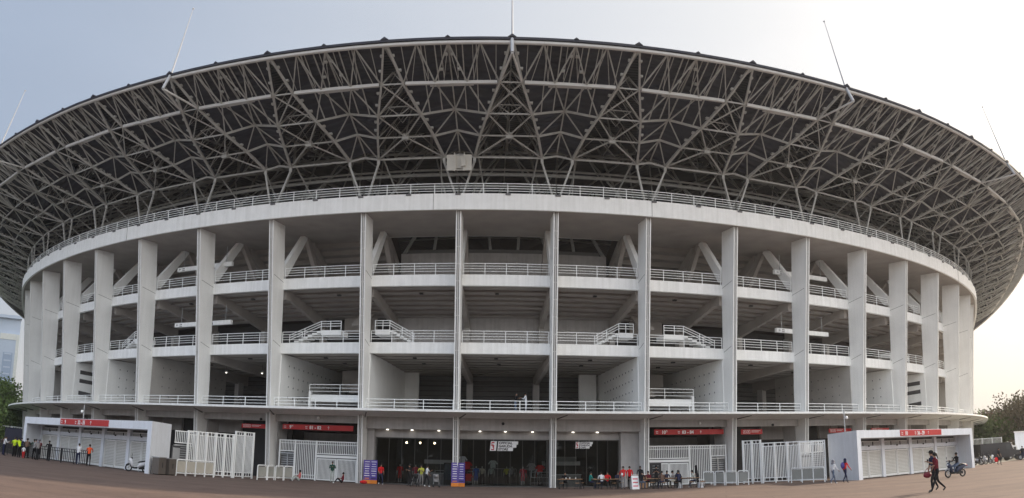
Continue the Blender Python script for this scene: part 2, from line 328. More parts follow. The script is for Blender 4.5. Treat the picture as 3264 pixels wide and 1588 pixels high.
# columns
SKINR=[(75.6,0),(76.1,6.2),(76.5,11.6),(76.95,17.0),(77.45,22.89)]
def outerR(z):
    for (r0,z0),(r1,z1) in zip(SKINR[:-1],SKINR[1:]):
        if z<=z1: return r0+(r1-r0)*(z-z0)/(z1-z0)
    return SKINR[-1][0]
def fin(mb,a,prof,w):
    T=frame(70,a)[1]; n=len(prof)
    bb=mb.add([W(r,a,z)-T*w/2 for r,z in prof]+[W(r,a,z)+T*w/2 for r,z in prof])
    mb.face([bb+i for i in range(n)]); mb.face([bb+n+i for i in range(n)][::-1])
    for i in range(n): mb.face([bb+i,bb+(i+1)%n,bb+n+(i+1)%n,bb+n+i])
for k in COLS:
    a=AC[k]; mb=MB()
    prof=[(r-.10,z) for r,z in SKINR]+[(75.25,22.89),(74.9,17.5),(74.75,11.6),(74.6,8.5),(74.5,0)]
    fin(mb,a,prof,.44)
    o_,T,N,Z=frame(75,a)
    for sx in (-.17,.17):
        for (r0,z0),(r1,z1) in zip(SKINR[:-1],SKINR[1:]):
            mb.bar(W(r0-.06,a,z0)+T*sx, W(r1-.06,a,z1)+T*sx, .10,.12, up=N)
    c=mb.build('column',WHITE,ST)
    pb=MB()
    for sx in (-.085,.085):
        for (r0,z0),(r1,z1) in zip(SKINR[:-1],SKINR[1:]): pb.bar(W(r0-.085,a,z0)+T*sx,W(r1-.085,a,z1)+T*sx,.06,.04,up=N)
    
    for z in (12.05,17.95):
        for sx in (-.222,.222): pb.bar(W(74.95,a,z-.35)+T*sx,W(outerR(z)-.25,a,z+.05)+T*sx,.012,.035,up=N)
    pb.build('joint_groove',mat('joint_shadow_grey',(.16,.155,.15)),c); pb=MB()
    for (r0,z0),(r1,z1) in zip(SKINR[:-1],SKINR[1:]): pb.tube(W(r0-.01,a,z0),W(r1-.01,a,z1),.05,8)
    z=1.0
    while z<22.5:
        pb.fbox((W(outerR(z)+.0,a,z),T,N,Z),(-.11,-.06,-.03),(.11,.035,.03)); z+=1.45
    pb.build('downpipe',STEELW,c,world=True)
    # rakers / brackets / braces
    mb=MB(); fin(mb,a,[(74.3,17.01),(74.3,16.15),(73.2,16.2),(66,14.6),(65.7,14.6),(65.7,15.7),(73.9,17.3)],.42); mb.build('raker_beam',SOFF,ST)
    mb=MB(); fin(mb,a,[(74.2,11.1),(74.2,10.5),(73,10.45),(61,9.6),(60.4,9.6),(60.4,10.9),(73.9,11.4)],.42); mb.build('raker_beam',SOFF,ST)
    mb=MB(); fin(mb,a,[(66.3,12.0),(66.3,15),(65.5,15),(65.5,12.0)],.5); mb.build('inner_post',INNER,ST)
    if abs(k)!=1.5 and abs(k)!=2.5:
        mb=MB(); fin(mb,a,[(62.0,6.15),(62.0,9.8),(61.2,9.8),(61.2,6.15)],.6); mb.build('inner_post',FASC,ST)
    mb=MB(); fin(mb,a,[(74.75,19.3),(74.7,18.3),(74.3,18.3),(70.75,22.7),(70.75,22.9),(71.45,22.9)],.42); mb.build('slanting_brace',WHITE,ST)
    mb=MB(); fin(mb,a,[(70.9,22.9),(70.1,22.9),(66.0,18.0),(66.9,18.0)],.42); mb.build('slanting_brace',SOFF,ST)
    mb=MB(); fin(mb,a,[(69.3,22.8),(69.3,21.9),(61,17.5),(60.5,18.2)],.45)
    if abs(k)>1: mb.build('raker_beam',SOFF,ST)
    # radial partition walls on the first storey
    if abs(k) in (1.5,2.5,4.5,5.5,8.5):
        mb=MB(); r1={1.5:61,2.5:60.2}.get(abs(k),66 if abs(k)==5.5 else 64)
        pm=WHITE if abs(k) in (1.5,2.5,5.5,6.5) else INNER
        fin(mb,a+(.002 if k<0 else -.002),[(74.7,6.15),(74.7,11.07),(r1,10.9),(r1,6.15)],.3)
        mb.use(pm)
        p=mb.build('partition_wall',pm,ST)
        if abs(k) in (1.5,2.5,4.5,5.5) and k!=-1.5:
            sg=1 if k<0 else -1; hb=MB(); T=frame(70,a)[1]
            for i in range(10):
                for j in range(4):
                    r=73.2-i*.95; z=10.1-j*.95-i*.04
                    c_=W(r,a+(.002 if k<0 else -.002),z)+T*sg*.16
                    hb.box(c_,(.07,.07,.14),a)
            hb.build('wall_clip',LOUV,p)
# solid white flank beside the louvres, first storey
for s in (-1,1):
    mb=MB(); a=s*.1525+(.004 if s>0 else -.002)
    mb.sweep([(62.6,6.15),(62.6,10.95),(62.2,10.95),(62.2,6.15)],min(a,a-s*.028),max(a,a-s*.028),6); mb.build('partition_wall',WHITE,ST)
    a=AC[s*6.5]; mb=MB(); fin(mb,a-s*.002,[(74.85,6.15),(74.85,11.07),(64,10.9),(64,6.15)],.3); p=mb.build('partition_wall',WHITE,ST)
    mb=MB(); T=frame(70,a)[1]
    for z,r2 in ((7.35,72.6),(8.75,72.0),(9.75,71.6)):
        P=[W(74.2,a-s*.002,z),W(r2,a-s*.002,z-.12),W(r2,a-s*.002,z+.3),W(74.2,a-s*.002,z+.46)]
        mb.hexa([p_-T*s*.165 for p_ in P]+[p_-T*s*.13 for p_ in P])
    mb.build('wall_slot',DARKI,p)
# roof sheet --------------------------------------------------------
def dz(a): return min(1.0,(a/.45)**2)
def ridge(k): return k*AL+.008
RR=[88.55,80,70,60,45,30,12,.5]; ZZ=[0,.75,1.5,2.1,2.8,3.2,3.4,3.5]
b=MB(); NA=29*8; rows=[]
for i in range(NA):
    a=.008+2*math.pi*i/NA; ph=i%8; am=a if a<math.pi else a-2*math.pi
    row=[]
    for r,zz in zip(RR,ZZ):
        w_=0
        fold={0:.55,4:.0}.get(ph, .28 if ph in(1,7) else .12 if ph in (2,6) else .05)
        row.append(W(r, am, 32.95+.45*dz(am)+zz+(w_*.6 if r>88 else w_)+(0 if r>88 else fold*(r/88))))
    lo=[p-Vector((0,0,.18)) for p in row]
    rows.append((b.add(row),b.add(lo)))
n=len(RR)
for i in range(NA):
    (t0,l0),(t1,l1)=rows[i],rows[(i+1)%NA]
    for j in range(n-1):
        b.face([t0+j,t0+j+1,t1+j+1,t1+j]); b.face([l0+j,l1+j,l1+j+1,l0+j+1])
    b.face([t0,t1,l1,l0]); b.face([t0+n-1,l0+n-1,l1+n-1,t1+n-1])
b.face([r_[0]+n-1 for r_ in rows])
dk=b.build('roof_deck',DECK,ST)
b=MB()
for k in range(-16,17):
    F=frame(88.5,ridge(k),32.95+.45*dz(ridge(k))); o_,T,N,Z=F
    for zz in (0,AL/2):
        F=frame(88.5,ridge(k)+zz,32.95+.45*dz(ridge(k)+zz)); o_,T,N,Z=F; q=.62 if zz==0 else .36
        i0=b.add([o_-T*.5*q+N*.12,o_+T*.5*q+N*.12,o_+Z*.36*q+N*.12,o_-T*.5*q-N*.8,o_+T*.5*q-N*.8,o_+Z*.36*q-N*.8]); b.face([i0,i0+1,i0+2]); b.face([i0+3,i0+5,i0+4]); b.face([i0,i0+2,i0+5,i0+3]); b.face([i0+1,i0+4,i0+5,i0+2]); b.face([i0,i0+3,i0+4,i0+1])
b.build('ridge_cap',DECK,ST)
def add_corrugation():
    n_=DECK.node_tree; bs=n_.nodes['Principled BSDF']; tc=[q for q in n_.nodes if q.type=='TEX_COORD'][0]
    wv=n_.nodes.new('ShaderNodeTexWave'); wv.wave_type='RINGS'; wv.rings_direction='Z'; wv.inputs['Scale'].default_value=.55; wv.inputs['Distortion'].default_value=.4
    n_.links.new(tc.outputs['Object'],wv.inputs['Vector'])
    bp=n_.nodes.new('ShaderNodeBump'); bp.inputs['Strength'].default_value=.6; bp.inputs['Distance'].default_value=.12
    n_.links.new(wv.outputs['Fac'],bp.inputs['Height']); n_.links.new(bp.outputs[0],bs.inputs['Normal'])
add_corrugation()
# edge tube
b=MB(); pts=[]
for i in range(29*8+1):
    a=.008+2*math.pi*i/(29*8); am=a if a<math.pi else a-2*math.pi; pts.append(W(88.3,am,32.62+.55*dz(am)))
for p,q in zip(pts[:-1],pts[1:]): b.tube(p,q,.16,8,cap=False)
b.build('edge_tube',STEELW,ST,smooth=True)
# truss per ridge
def NODE(R,k,off,z,s): 
    a=ridge(k)+off; return W(R,a,z+s*dz(a))
proto=None
for k in range(-17,18):
    t=MB(); _b=t.bar
    def tb(p,q,w,h=None,up=(0,0,1)): _b(p,q,w*.60,(h or w)*.60,up)
    t.bar=tb
    T_=AL
    E=lambda off: NODE(88.3,k,off,32.62,.55)
    def n2(off): return NODE(85.45,k,off,30.78,.5)
    def n3(off): return NODE(82.56,k,off,29.42,.3)
    def n4(off): return NODE(79.95,k,off,28.60,.2)
    def n5(off): return NODE(77.45,k,off,27.62,.15)
    def top(R,off,up=0): 
        zz=0
        for (r0,z0),(r1,z1) in zip(list(zip(RR,ZZ))[:-1],list(zip(RR,ZZ))[1:]):
            if r1<=R<=r0: zz=z0+(z1-z0)*(r0-R)/(r0-r1)
        return NODE(R,k,off,32.68+zz-.12+up,.45)
    d2,d3,d4,d5=.0103,.0216,.030,.0372
    for s in (-1,1):
        t.bar(E(s*.0015),n2(s*d2),.26,.3); t.bar(n2(s*d2),n3(s*d3),.28,.34); t.bar(n3(s*d3),n4(s*d4),.28,.34); t.bar(n4(s*d4),n5(s*d5),.30,.36)
        # inner part of the chord climbing back to the roof
        t.bar(n5(s*d5),NODE(72,k,s*.024,29.6,0),.26,.3); t.bar(NODE(72,k,s*.024,29.6,0),NODE(65,k,s*.006,33.2,0),.26,.3)
        t.bar(n5(s*d5)-Vector((0,0,.45)),n5(s*d5)+Vector((0,0,.1)),.36,.40)   # gusset
        # crossing diagonals inside the fin
        t.bar(n2(s*d2),n3(-s*d3),.16); t.bar(n3(s*d3),n4(0),.16); t.bar(n4(0),n5(s*d5),.18)
        t.bar(n3(s*d3),top(80,0),.13); t.bar(n4(s*d4),top(76,0),.13); t.bar(n5(s*d5),top(72,s*.01),.2); t.bar(n2(s*d2),top(83.5,0),.13)
        # panel diagonals on the way to the next ridge (valley)
        h=AL/2; th=d2+(AL-2*d2)/3
        t.bar(n2(s*th),E(s*AL/4),.15); t.bar(n2(s*d2),E(s*AL/4),.15); t.bar(n2(s*th),E(s*h),.15)
        t.bar(n2(s*th),NODE(82.0,k,s*h,30.0,.3),.15); t.bar(n2(s*th),n3(s*d3),.15)
        m3=NODE(82.0,k,s*h,30.05,.3); m4=NODE(79.6,k,s*h,29.2,.2); m5=NODE(77.2,k,s*h,27.95,.15)
        t.bar(n3(s*d3),m3,.2,.28); t.bar(n4(s*d4),m4,.2,.28); t.bar(n5(s*d5),m5,.2,.28)
        t.bar(m3,n4(s*d4),.14); t.bar(m4,n5(s*d5),.14)
        # purlins under the sheet
        for q in (.28,.39): t.bar(NODE(88.1,k,s*AL*q,32.6,.5),NODE(82.45,k,s*AL*q,29.60+(q-.28)*2.2,.3),.13,.18)
        for q in (.125,.31,.44): t.bar(NODE(88.1,k,s*AL*q,32.62,.5),NODE(85.4,k,s*AL*q,31.02+.4*q,.5),.09,.12)
        for q,q2 in ((.25,.31),(.25,.17),(.5,.44)): t.bar(E(s*AL*q),NODE(85.45,k,s*AL*q2,30.95,.5),.08)
        for R2,z2,w2,z3 in ((83.9,30.2,.016,32.6),(81.3,29.1,.026,32.4),(78.7,28.2,.033,32.6)):
            t.bar(NODE(R2,k,s*w2,z2,.3),NODE(R2,k,0,z3,.3),.10); t.bar(NODE(R2,k,s*w2,z2,.3),NODE(R2-1.6,k,0,z3+.1,.3),.08)
            t.bar(NODE(R2,k,s*w2*.5,(z2+z3)/2,.3),NODE(R2,k,0,z2+.2,.3),.07)
        # inner struts from the ring beam to the ridge
        kc=AC.get(k+s*.5)
        if kc is not None:
            t.bar(n5(s*d5)-Vector((0,0,.4)),W(77.3,kc-s*.0035,24.2),.26)
            t.bar(W(75.5,kc-s*.016,24.3),NODE(68,k,s*.006,31.6,0),.22)
            t.bar(W(72.5,kc-s*.006,24.3),NODE(66,k,s*.03,33.4,0),.26)
            t.bar(W(71,kc-s*.03,24.3),n5(s*d5*.9)+Vector((0,0,.4)),.18)
        # rod clamps / small lamp plates seen along the chords
        for A_,B_ in ((E(0),n2(s*d2)),(n2(s*d2),n3(s*d3)),(n3(s*d3),n4(s*d4)),(n2(s*th),E(s*AL/2))):
            for f_ in (.3,.68):
                p=A_.lerp(B_,f_)+Vector((0,0,.12)); t.box(p+frame(80,ridge(k))[1]*s*.16,(.26,.24,.16),ridge(k))
    # chords between ridges
    t.bar(top(88.2,0,-.1),top(45,0,.1),.22,.3); t.bar(NODE(88.1,k,AL/2,32.6,.5),NODE(82.0,k,AL/2,30.25,.3),.16,.2); t.bar(NODE(82.0,k,AL/2,30.25,.3),NODE(77.2,k,AL/2,28.15,.15),.16,.2)
    t.bar(n3(-d3),n3(d3),.15,.2); t.bar(n4(-d4),n4(d4),.15,.2); t.bar(n5(-d5),n5(d5),.18,.24); t.bar(n2(-d2),n2(d2),.14,.18)
    t.bar(n3(-d3*.55)+Vector((0,0,.75)),n3(d3*.55)+Vector((0,0,.75)),.12); t.bar(n3(-d3*.55)+Vector((0,0,.75)),n3(0),.11); t.bar(n3(d3*.55)+Vector((0,0,.75)),n3(0),.11)
    t.bar(n3(-d3),top(79,0),.13); t.bar(n2(0)+Vector((0,0,1.0)),n2(-d2),.12); t.bar(n2(0)+Vector((0,0,1.0)),n2(d2),.12)
    t.bar(n4(0),top(77,0),.16); t.bar(n4(0),NODE(72,k,0,32.0,0),.16)
    for s in (-1,1):
        t.bar(NODE(74,k,s*.03,29.0,0),NODE(74,k,0,31.2,0),.14); t.bar(NODE(70,k,s*.02,30.6,0),NODE(70,k,s*.05,34,0),.16)
        t.bar(NODE(74,k,s*.03,29.0,0),NODE(70,k,s*.05,34,0),.14); t.bar(NODE(66,k,s*.006,33.2,0),NODE(60,k,s*.05,34.6,0),.2)
        t.bar(NODE(68,k,s*.006,31.6,0),NODE(64,k,s*.054,29.5,0),.18)
    t.bar(NODE(74,k,-.03,29.0,0),NODE(74,k,.03,29.0,0),.14); t.bar(NODE(68,k,0,31.4,0),NODE(68,k,0,34,0),.4)
    t.box(n4(0),(.55,.3,.5),ridge(k))
    t.build('roof_truss',STEEL,ST)
    if k<17:      # folded sheet between two ridges, just above the chevron bars
        v=MB(); rows=[]
        for R,za,zm,st,dd in ((88.5,32.80,32.80,.5,.0008),(85.45,31.30,31.75,.5,d2-.002),(82.4,29.75,30.45,.3,d3-.002),(79.85,28.92,29.55,.2,d4-.002),(77.4,27.98,28.35,.15,d5-.002),(76.2,28.3,28.8,.1,d5-.002)):
            row=[]
            for f_ in (0,.25,.5,.75,1):
                z=za+(zm-za)*(1-abs(f_-.5)*2); off=dd+(AL-2*dd)*f_; row.append(NODE(R,k,off,z,st))
            rows.append((v.add(row),v.add([p+Vector((0,0,.06)) for p in row])))
        for (a,a2),(c,c2) in zip(rows[:-1],rows[1:]):
            for i in range(4): v.face([a+i,a+i+1,c+i+1,c+i]); v.face([a2+i,c2+i,c2+i+1,a2+i+1])
            v.face([a,c,c2,a2]); v.face([a+4,a2+4,c2+4,c+4])
        for (a,a2) in (rows[0],rows[-1]):
            for i in range(4): v.face([a+i,a2+i,a2+i+1,a+i+1])
        v.build('roof_sheet',DECK,ST)
    if k<17:
        g_=MB(); g_.bar(n2(d2+.002),n2(AL-d2-.002),.24,.24); mid=n2(AL/2)
        g_.bar(n2(AL/2-.02)+Vector((0,0,.0))-frame(80,ridge(k))[2]*.4,n2(AL/2+.02)-frame(80,ridge(k))[2]*.3,.4,.14)
        g_.build('truss_girder',STEELW,ST)
for R,z,r in ((73.2,27.55,.16),(72.6,28.2,.1),(64,29.5,.2),(68,31.6,.14)):
    b=MB(); pts=[W(R,A0+(A1-A0)*i/90,z) for i in range(91)]
    for p,q in zip(pts[:-1],pts[1:]): b.tube(p,q,r,6,cap=False)
    b.build('ring_pipe',STEEL,ST)
b=MB()
for k in range(-3,4):
    for s in (-1,1):
        b.bar(W(60,ridge(k)+s*.02,21.5),W(53,ridge(k)+s*.034,28.2),.28); b.bar(W(53,ridge(k)+s*.034,28.2),W(50,ridge(k),34.5),.2); b.bar(W(53,ridge(k)+s*.034,28.2),W(47,ridge(k)+s*.054,30.2),.16)
        b.bar(W(47,ridge(k)+s*.054,30.2),W(50,ridge(k),34.5),.14); b.bar(W(47,ridge(k)+s*.054,30.2),W(40,ridge(k)+s*.02,31.5),.16)
    b.bar(W(53,ridge(k)-.034,28.2),W(53,ridge(k)+.034,28.2),.2); b.bar(W(53,ridge(k)+.034,28.2),W(53,ridge(k+1)-.034,28.2),.2); b.bar(W(40,ridge(k)-.05,30.5),W(40,ridge(k)+.058,30.5),.18)
b.build('inner_truss',STEEL,ST)
# masts
for k in (-9,-6,-3,0,3,6,9):
    a=ridge(k); z=.4*dz(a); b=MB()
    b.tube(W(89.25,a,31.35+z),W(88.3,a,33.1+z),.13,8); b.tube(W(88.3,a,33.1+z),W(87.3,a,36.2+z),.075,8,.055); b.tube(W(87.3,a,36.2+z),W(86.1,a,40.0+z),.05,8,.025)
    b.ball(W(86.08,a,40.05+z),.09)
    m_=b.build('lightning_mast',mat('mast_grey',(.40,.41,.43),.5),ST)
    b=MB()
    for s in (-1,1): b.tube(W(89.25,a,31.35+z),W(85.5,a+s*.0095,30.85+z),.09,8)
    b.build('mast_bracket',STEELW,m_)
# access platform box hanging under the truss
b=MB(); F=frame(78.6,-.0445,26.05)
b.fbox(F,(-1.05,0,0),(-.25,.12,1.35)); b.fbox(F,(.3,0,0),(1.05,.12,1.35)); b.fbox(F,(-.25,-.1,.2),(.3,0,1.3))
b.fbox(F,(-.45,.12,-.1),(-.35,.2,1.5)); b.fbox(F,(.38,.12,-.1),(.46,.2,1.5)); b.fbox(F,(.15,.12,.3),(.55,.3,1.0)); b.fbox(F,(-1.05,.1,-.04),(1.05,.16,.02))
b.build('access_platform',mat('pale_grey_box',(.52,.50,.45)),ST)
# railings -----------------------------------------------------------
def railing(R, a0, a1, z0, h, n, step, parent=ST, kinds='bars', w=.05):
    b=MB(); seg=6
    L=abs(a1-a0)*R
    for j in range(n):
        z=z0+h-(h-.08)*j/(n)
        for i in range(seg): b.bar(W(R,a0+(a1-a0)*i/seg,z),W(R,a0+(a1-a0)*(i+1)/seg,z),w if j==0 else w*.8)
    m_=max(1,round(L/step))
    for i in range(m_+1):
        a=a0+(a1-a0)*i/m_; b.bar(W(R,a,z0-.05),W(R,a,z0+h),w*1.15)
    return b.build('railing',RAILM,parent)
for k in BAYS:
    a0,a1=AC[k-.5],AC[k+.5]
    railing(74.88,a0+.004,a1-.004,17.93,1.0,4,2.05)
    railing(74.72,a0+.004,a1-.004,12.03,1.02,4,2.05)
    railing(75.55,a0+.004,a1-.004,6.15,.92,3,2.2)
for k in range(-14,15): railing(77.55,AC[k-.5],AC[k+.5],24.3,.95,4,2.05,w=.055)
# scuppers on the ring beam
b=MB()
for k in range(-20,21):
    F=frame(78.02,.008+k*AL/2+.0,24.1); b.fbox(F,(-.22,-.3,0),(.22,.08,.14))
b.build('drain_spout',LOUV,ST)
b=MB(); 
for a in (AC[1.5]+.0015,AC[7.5]-.03,AC[-4.5]-.02,AC[-1.5]+.08): b.fbox(frame(78.01,a,22.85),(-.02,-.1,0),(.02,.012,1.42))
b.build('expansion_joint',mat('joint_grey',(.3,.29,.28)),ST)
# stairs behind the second storey rail (bays -1,1 and -2,2) and landings on the first storey
def stair(a_lo,a_hi,R0,z0,parent=ST):
    b=MB(); n=7
    for i in range(n):
        t0=a_lo+(a_hi-a_lo)*(.0+.62*i/n); t1=a_lo+(a_hi-a_lo)*(.62*(i+1)/n)
        b.sweep([(R0,z0+.17*i),(R0,z0+.17*(i+1)),(R0-1.6,z0+.17*(i+1)),(R0-1.6,z0+.17*i)],min(t0,t1),max(t0,t1),1)
    t0=a_lo+(a_hi-a_lo)*.62
    b.sweep([(R0,z0+.80),(R0,z0+1.25),(R0-1.8,z0+1.25),(R0-1.8,z0+.80)],min(t0,a_hi),max(t0,a_hi),3)
    o=b.build('stair',WHITE,parent)
    r=MB()
    for h in (.45,.7,.95):
        P=[W(R0+.05,a_lo,z0+h*.9),W(R0+.05,t0,z0+1.2+h*.9),W(R0+.05,a_hi,z0+1.2+h*.9)]
        for p,q in zip(P[:-1],P[1:]): r.bar(p,q,.05)
    for f_ in (0,.3,.62,.8,1.0):
        a=a_lo+(a_hi-a_lo)*f_; zz=z0+min(1,f_/.62)*1.2; r.bar(W(R0+.05,a,zz),W(R0+.05,a,zz+.88),.06)
    r.build('stair_rail',RAILM,o)
stair(AC[-1.5]+.052,AC[-1.5]+.004,73.6,12.08); stair(AC[1.5]-.052,AC[1.5]-.004,73.6,12.08)
stair(AC[-2.5]+.006,AC[-2.5]+.075,73.6,12.08); stair(AC[2.5]-.006,AC[2.5]-.075,73.6,12.08)
stair(AC[-5.5]+.01,AC[-5.5]+.06,73.4,12.08); stair(AC[5.5]+.09,AC[5.5]+.04,73.4,12.08)
for s in (-1,1):
    A=AC[s*2.5]-s*.028; B=AC[s*1.5]+s*.003
    b=MB(); b.sweep([(72.3,7.0),(72.3,7.62),(72.15,7.62),(72.15,7.2),(66,7.2),(66,7.0)],min(A,B),max(A,B),10)
    b.sweep([(72.4,6.2),(72.4,7.9),(72.0,7.9),(72.0,6.2)],min(A,A-s*.003),max(A,A-s*.003),1)
    l=b.build('stair_landing',WHITE,ST)
    r=railing(72.25,min(A,B),max(A,B),7.55,1.0,3,2.6,parent=l); r.name='landing_rail'
    for q in (0,1):   # zig-zag flights seen under the slabs
        b=MB(); z0=8.0+q*5.7
        am=(A+B)/2+s*(.01)
        for i in range(12):
            F=frame(70-i*.33,am-s*.02,z0+i*.2+(.6 if q else 0)); b.fbox(F,(-.7,-.35,0),(.7,0,.22))
        b.fbox(frame(66,am,z0+.5),(-1.6,-.1,0),(1.8,.1,2.0))
        b.build('stair_flight',SOFF,ST)
# ceiling hung fittings
b=MB()
for k in BAYS:
    a=(AC[k-.5]+AC[k+.5])/2
    for R,z in ((72.6,16.75),(72.4,11.0),(69.5,10.85)):
        b.fbox(frame(R,a+random.uniform(-.012,.012),z-.1),(-.16,-.16,0),(.16,.16,.1))
b.build('ceiling_fitting',BLACK,ST)
# ground storey -------------------------------------------------------
b=MB(); b.sweep([(74.9,4.62),(74.9,5.7),(74.5,5.7),(74.5,4.62)],AC[-1.5],AC[1.5],24); b.build('shop_fascia',FASC,ST)
b=MB(); b.sweep([(74.5,4.62),(74.5,4.75),(73.3,4.75),(73.3,4.62)],AC[-1.5],AC[1.5],24); b.sweep([(73.9,3.95),(73.9,4.62),(73.6,4.62),(73.6,3.95)],AC[-1.5],AC[1.5],24); b.build('shop_header',FASC,ST)
for s in (-1,1):
    a=AC[1.5*s]; b=MB(); a2=s*.142+(0 if s>0 else .0)
    b.sweep([(74.3,0),(74.3,4.62),(73.4,4.62),(73.4,0)],min(a,a2),max(a,a2),3); b.build('shop_pier',FASC,ST)
    b=MB(); b.sweep([(75.0,5.0),(75.0,5.7),(74.6,5.7),(74.6,5.0)],*((AC[1.5],A1) if s>0 else (A0,AC[-1.5])),80); b.build('lower_fascia',FASC,ST)
    b=MB(); b.sweep([(71.4,0),(71.4,5.62),(71.2,5.62),(71.2,0)],*((AC[2.5],A1) if s>0 else (A0,AC[-2.5])),60); b.build('dark_back_wall',mat('undercroft_shade',(.035,.035,.038),.8),ST)  # undercroft gloom put into the colour of a wall set close behind the openings
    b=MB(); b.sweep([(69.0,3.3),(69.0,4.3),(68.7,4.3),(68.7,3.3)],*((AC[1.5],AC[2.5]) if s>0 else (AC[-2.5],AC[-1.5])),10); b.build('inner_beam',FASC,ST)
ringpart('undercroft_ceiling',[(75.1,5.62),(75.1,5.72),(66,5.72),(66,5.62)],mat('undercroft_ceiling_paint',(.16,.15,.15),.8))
for k in COLS:
    if abs(k)>1.6:
        a=AC[k]; mb=MB(); fin(mb,a,[(74.35,0),(74.35,5.65),(72.6,5.65),(73.2,0)],.5); mb.build('ground_pier',FASC,ST)
        if abs(k)>3: 
            mb=MB(); mb.sweep([(71.8,3.9),(71.8,5.65),(71.5,5.65),(71.5,3.9)],a-.03,a+.03,4); mb.build('inner_panel',FASC,ST)
# canopy brackets
b=MB()
for k in COLS:
    T=frame(75,AC[k])[1]; b.bar(W(75.2,AC[k],5.55)+T*.15,W(77.4,AC[k]+.012,5.86),.07,.12)
b.build('canopy_bracket',LOUV,ST)
# shop interior
b=MB(); b.use(DARKI); 
b.sweep([(64.2,0),(64.2,4.6),(64,4.6),(64,0)],AC[-1.5],AC[1.5],20)
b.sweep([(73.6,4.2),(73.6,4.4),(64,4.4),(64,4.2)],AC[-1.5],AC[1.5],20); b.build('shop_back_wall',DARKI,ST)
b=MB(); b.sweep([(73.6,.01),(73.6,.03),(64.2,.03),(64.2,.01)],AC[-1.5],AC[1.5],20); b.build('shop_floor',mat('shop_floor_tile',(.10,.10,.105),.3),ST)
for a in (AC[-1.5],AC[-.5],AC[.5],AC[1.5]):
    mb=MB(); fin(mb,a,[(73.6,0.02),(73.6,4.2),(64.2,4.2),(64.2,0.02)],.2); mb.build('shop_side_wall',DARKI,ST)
for k,(a0,a1) in ((-1,(-.141,AC[-.5]-.004)),(0,(AC[-.5]+.004,AC[.5]-.004)),(1,(AC[.5]+.004,.141))):
    e=empty('shop_window',W(73.75,(a0+a1)/2,0)-C0); e.parent=ST
    fr=MB(); n=6 if k else 7
    for i in range(n+1):
        a=a0+(a1-a0)*i/n; fr.fbox(frame(73.75,a,0),(-.012 if 0<i<n else -.04,-.03,0),(.012 if 0<i<n else .04,.03,3.95))
    fr.sweep([(73.8,0),(73.8,.08),(73.7,.08),(73.7,0)],a0,a1,6); fr.sweep([(73.8,3.88),(73.8,3.95),(73.7,3.95),(73.7,3.88)],a0,a1,6)
    fr.build('frame',mat('dark_bronze_frame',(.10,.10,.10),.4,metal=.5),e)
    for i in range(n):
        A=a0+(a1-a0)*i/n+.0004; B=a0+(a1-a0)*(i+1)/n-.0004
        p=MB(); p.hexa([W(73.76,A,.09),W(73.76,B,.09),W(73.75,B,.09),W(73.75,A,.09),W(73.76,A,3.87),W(73.76,B,3.87),W(73.75,B,3.87),W(73.75,A,3.87)])
        p.build('pane',GLASS,e)
for k in (-1,0,1):
    for f_ in (.24,.51,.80):
        a=AC[k-.5]+(AC[k+.5]-AC[k-.5])*f_; F=frame(74.2,a,4.52)
        b=MB(); b.fbox(F,(-.09,-.09,.02),(.09,.09,.10)); l=b.build('downlight',LAMP,ST)
